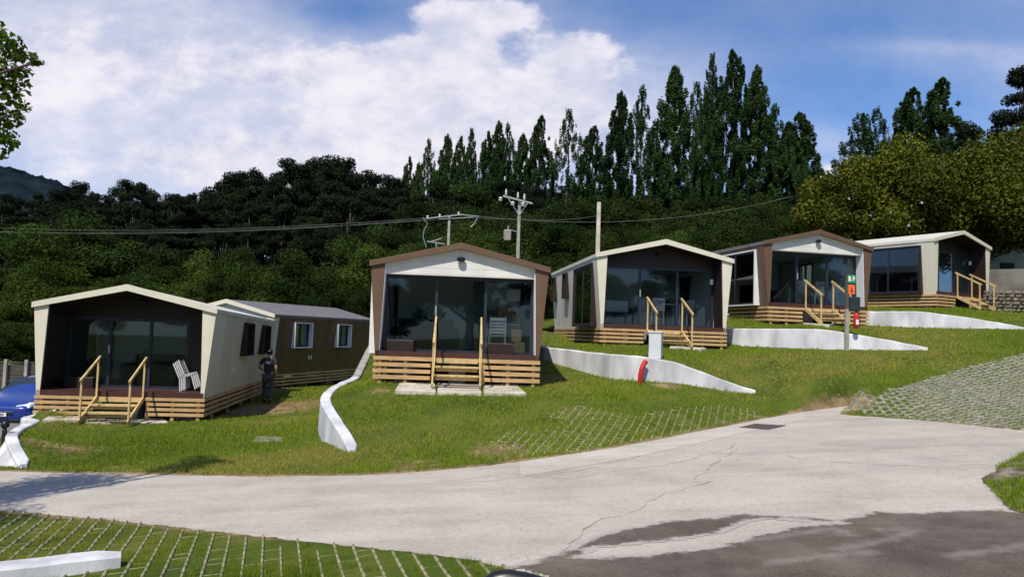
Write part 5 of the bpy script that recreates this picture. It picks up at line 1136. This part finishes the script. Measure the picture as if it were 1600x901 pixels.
# near tree reaching in at the left edge
def near_tree():
    random.seed(5); x0, y0 = -9.8, 6.2; gz = g1(x0, y0); r = empty('broadleaf_tree', (x0, y0, gz), 0, 'leafy branch of a nearby tree reaching in at the left edge of the view', 'tree')
    cs_ = []; rd = []; tips = []
    for px, py, d, s in [(10,70,12.3,.34),(30,85,12.4,.26),(48,92,12.3,.2),(58,97,12.2,.13),(35,115,12.5,.18),(5,110,12.4,.5),(10,150,12.4,.42),(38,132,12.4,.12),(15,180,12.4,.30),(30,176,12.3,.18),(42,172,12.3,.13),(5,215,12.3,.28),(22,226,12.3,.14),(8,240,12.3,.13),(-20,120,12.4,.7),(-30,190,12.4,.6),(-30,60,12.6,.6),(2,52,12.4,.18)]:
        d -= 2.9; s *= .58 if px > 25 else .66; q = P(px, py, d); cs_.append((q[0]-x0, q[1]-y0, q[2]-gz)); rd.append((s, s, s*.8)); tips.append(cs_[-1])
    rg = np.random.default_rng(3)
    for i in range(46):
        a = rg.uniform(0, 6.283); e = math.asin(rg.uniform(-.5, 1)); q = rg.uniform(.4, .85); cx = math.cos(a)*math.cos(e)*3.6*q-.7; cy = math.sin(a)*math.cos(e)*4.2*q
        wx, wy = x0+cx, y0+cy
        if (wx+.75)/max(wy, .5) > -.70 or wy > 9: continue
        if wy+.686*(6.4+math.sin(e)*3.0*q) > 12.3: continue
        cs_.append((cx, cy, 6.4+math.sin(e)*3.0*q)); s = rg.uniform(.5, .95); rd.append((s, s, s*.7))
    trunk('trunk', 7.5, .16, M['bark'], r, tips[:10:3]+cs_[20::6])
    leaves_mesh('crown', np.array(cs_), np.array(rd), 30000, .058, L_near, r, .2, elong=1.5)
near_tree()
# unseen trees behind the camera; right-hand ones added to darken window reflections
for i, (x, y, s) in enumerate([(-22, -20, 1.0), (-14, -23, 1.15), (-6, -22, 1.0), (2, -24, 1.2), (10, -22, 1.05), (18, -24, 1.1), (27, -20, 1.1), (-29, -14, 1.1), (35, -10, 1.1), (36, -2, 1.2), (42, 6, 1.2), (31, -6, 1.0), (34, 31, 1.1), (38, 36, 1.2), (34, 24, 1.1)]):
    o = copy_tree(protoB[i % 3]); o.location = (x, y, g1(x, y)); o.scale = (s*1.3, s*1.3, s*.8); o.rotation_euler = (0, 0, i*1.3); tag(o, '%s broad tree out of view, seen only mirrored in the windows' % words[i], 'tree', 'unseen trees mirrored in the windows')

# ---------------------------------------------------------------- grass
def grass(name, n, xr, yr, hgt, wid, m, dens=None, label='', inpoly=None, zlift=0, tuft=5, keep=None, far_w=True, hfun=None, dry=0.0):
    # sample more densely where the ground is nearer to the view
    nt_ = n//tuft; yv = RNG.random(nt_*3); y = yr[0]*(yr[1]/yr[0])**yv; x = (RNG.random(nt_*3)*2-1)*y*.76
    k_ = (x > xr[0]) & (x < xr[1]); x, y = x[k_][:nt_], y[k_][:nt_]
    d = sdist(LANE, x, y); ok = d < RNG.normal(-.01, .03, len(x)); so = soil(x, y); ok &= RNG.random(len(x)) > so*1.05
    for w in WALLS.values(): dd, hh, sd_, _ = seg_info(w, x, y); ok &= ~((dd < .19) & (sd_ > 0)); ok &= dd > .05
    for q, (cx, cy, cz, th, hb) in CABS.items():
        c, s = math.cos(th), math.sin(th); lx = (x-cx)*c+(y-cy)*s; ly = -(x-cx)*s+(y-cy)*c; ok &= ~((np.abs(lx) < 1.9) & (ly > .03) & (ly < 8))
    if keep: ok &= keep(x, y)
    x, y = x[ok], y[ok]; nt2 = len(x)
    X = np.repeat(x, tuft)+RNG.normal(0, .018, nt2*tuft); Y = np.repeat(y, tuft)+RNG.normal(0, .018, nt2*tuft); Z = ground(X, Y)+zlift
    dist = np.maximum(1, Y/12); patch = noise2(X*1.3, Y*1.3, 5); patch2 = noise2(X*.45, Y*.6, 9)
    h = hgt*RNG.uniform(.5, 1.3, len(X))*(.55+.9*np.clip(patch, 0, 1)); w = wid*RNG.uniform(.7, 1.3, len(X))*(dist if far_w else 1)
    if hfun: h = h*hfun(X, Y)
    a = RNG.uniform(0, 6.283, len(X)); lean = RNG.uniform(.1, .7, len(X))*h; la = RNG.uniform(0, 6.283, len(X))
    ax, ay = np.cos(a)*w/2, np.sin(a)*w/2
    V3 = np.stack([np.stack([X-ax, Y-ay, Z-.01], 1), np.stack([X+ax, Y+ay, Z-.01], 1), np.stack([X+np.cos(la)*lean, Y+np.sin(la)*lean, Z+h], 1)], 1).reshape(-1, 3)
    var = np.clip(patch2*.55+np.repeat(RNG.random(nt2), tuft)*.35+RNG.random(len(X))*.2, 0, 1.1)
    mi = (RNG.random(len(X)) < np.clip((patch2-.56)*2.4+.12+dry, .05, .75)).astype(int)
    return tag(rawmesh(name, V3, np.arange(len(V3)).reshape(-1, 3), m, {'var': np.repeat(var, 3)}, midx=mi), label, 'grass', kind='stuff')
def notpav(x, y):
    ok = np.ones(len(x), bool)
    p3 = [on(*q)[:2] for q in P3]; ins = sdist(p3, x, y) > .05; ok &= ~ins | (RNG.random(len(x)) < .12)
    p2 = [on(*q)[:2] for q in [(812,714),(900,704),(1000,688),(1100,669),(1190,650),(1175,640),(1120,634),(1050,640),(990,652),(930,640),(900,633),(860,648),(800,672),(765,690)]]
    ok &= ~(sdist(p2, x, y) > .1) | (RNG.random(len(x)) < .9)
    ok &= ~((x < -11.6) & (y > 15)); ok &= y > 10.6
    return ok
grass('grass', 620000, (-13.5, 26), (10.6, 34), .050, .011, [L_grass, L_dry], label='mown lawn grass on the banks between the cabins', keep=notpav)
def away(x, y): return notpav(x, y) & (noise2(x*1.9, y*2.3, 21) > .60) & (RNG.random(len(x)) < .5)
grass('tall_grass', 90000, (-13.5, 26), (11.2, 32), .10, .010, [L_grass, L_dry], label='taller tufts left unmown in the lawns', keep=away, tuft=9)
def cell(poly, az, pitch, bw):
    dx, dy = math.sin(az), math.cos(az); nx, ny = dy, -dx
    def f(x, y):
        s = (x*nx+y*ny); s0 = (np.array(poly)@np.array([nx, ny])).min(); u = ((s-s0)/pitch) % 1
        return (sdist(poly, x, y) > .01) & (u > bw) & (u < 1-bw)
    return f
pf = [PR(*q)[:2] for q in [(0,799),(150,812),(300,828),(480,848),(620,862),(720,874),(800,890),(880,905),(900,980),(-200,980),(-200,785)]]
fwl = [(q[0], q[1]) for q in fw]
def cellh(x, y):
    dx, dy = math.sin(R(-17.5)), math.cos(R(-17.5)); s_ = x*dy-y*dx; t_ = x*dx+y*dy; u = (t_/.172) % 1; i = np.floor(s_/.172); j = np.floor(t_/.172)
    rnd = np.abs(np.sin(i*12.9898+j*78.233)*43758.5453) % 1
    return (.45+.95*rnd)*(.45+.75*np.sin(np.pi*u))*np.clip(.6+noise2(x*2.2, y*2.2, 31)*.8, .5, 1.3)
def keepf(x, y):
    a, b_ = fwl; dx, dy = b_[0]-a[0], b_[1]-a[1]; t_ = np.clip(((x-a[0])*dx+(y-a[1])*dy)/(dx*dx+dy*dy), 0, 1); return cell(pf, R(-17.5), .172, .13)(x, y) & (np.hypot(x-a[0]-t_*dx, y-a[1]-t_*dy) > .12)
grass('grass', 420000, (-9, 1.5), (5.2, 11), .050, .007, [L_grass, L_dry], label='grass growing in the cells of the pavers along the near side of the lane', keep=keepf, zlift=-.02, far_w=False, hfun=cellh, dry=.12)
def keepb(x, y): return (sdist(BED, x, y) > .0) & (noise2(x*2.5, y*2.5, 3) > .36)
x_ = RNG.uniform(5, 12, 160000); y_ = RNG.uniform(6, 14, 160000); kb = keepb(x_, y_); x_, y_ = x_[kb], y_[kb]
d_ = sdist(BED, x_, y_); z_ = plane(x_)+.04+np.clip(d_, 0, .6)*.13; n_ = len(x_); a_ = RNG.uniform(0, 6.28, n_); h_ = RNG.uniform(.02, .08, n_)
Vb = np.stack([np.stack([x_-.006*np.cos(a_), y_-.006*np.sin(a_), z_-.02], 1), np.stack([x_+.006*np.cos(a_), y_+.006*np.sin(a_), z_-.02], 1), np.stack([x_+RNG.normal(0, .03, n_), y_+RNG.normal(0, .03, n_), z_+h_], 1)], 1).reshape(-1, 3)
tag(rawmesh('weeds', Vb, np.arange(len(Vb)).reshape(-1, 3), [L_grass], {'var': np.repeat(RNG.random(n_), 3)}), 'patchy weeds on the bare corner of earth at the right edge', 'weeds', kind='stuff')
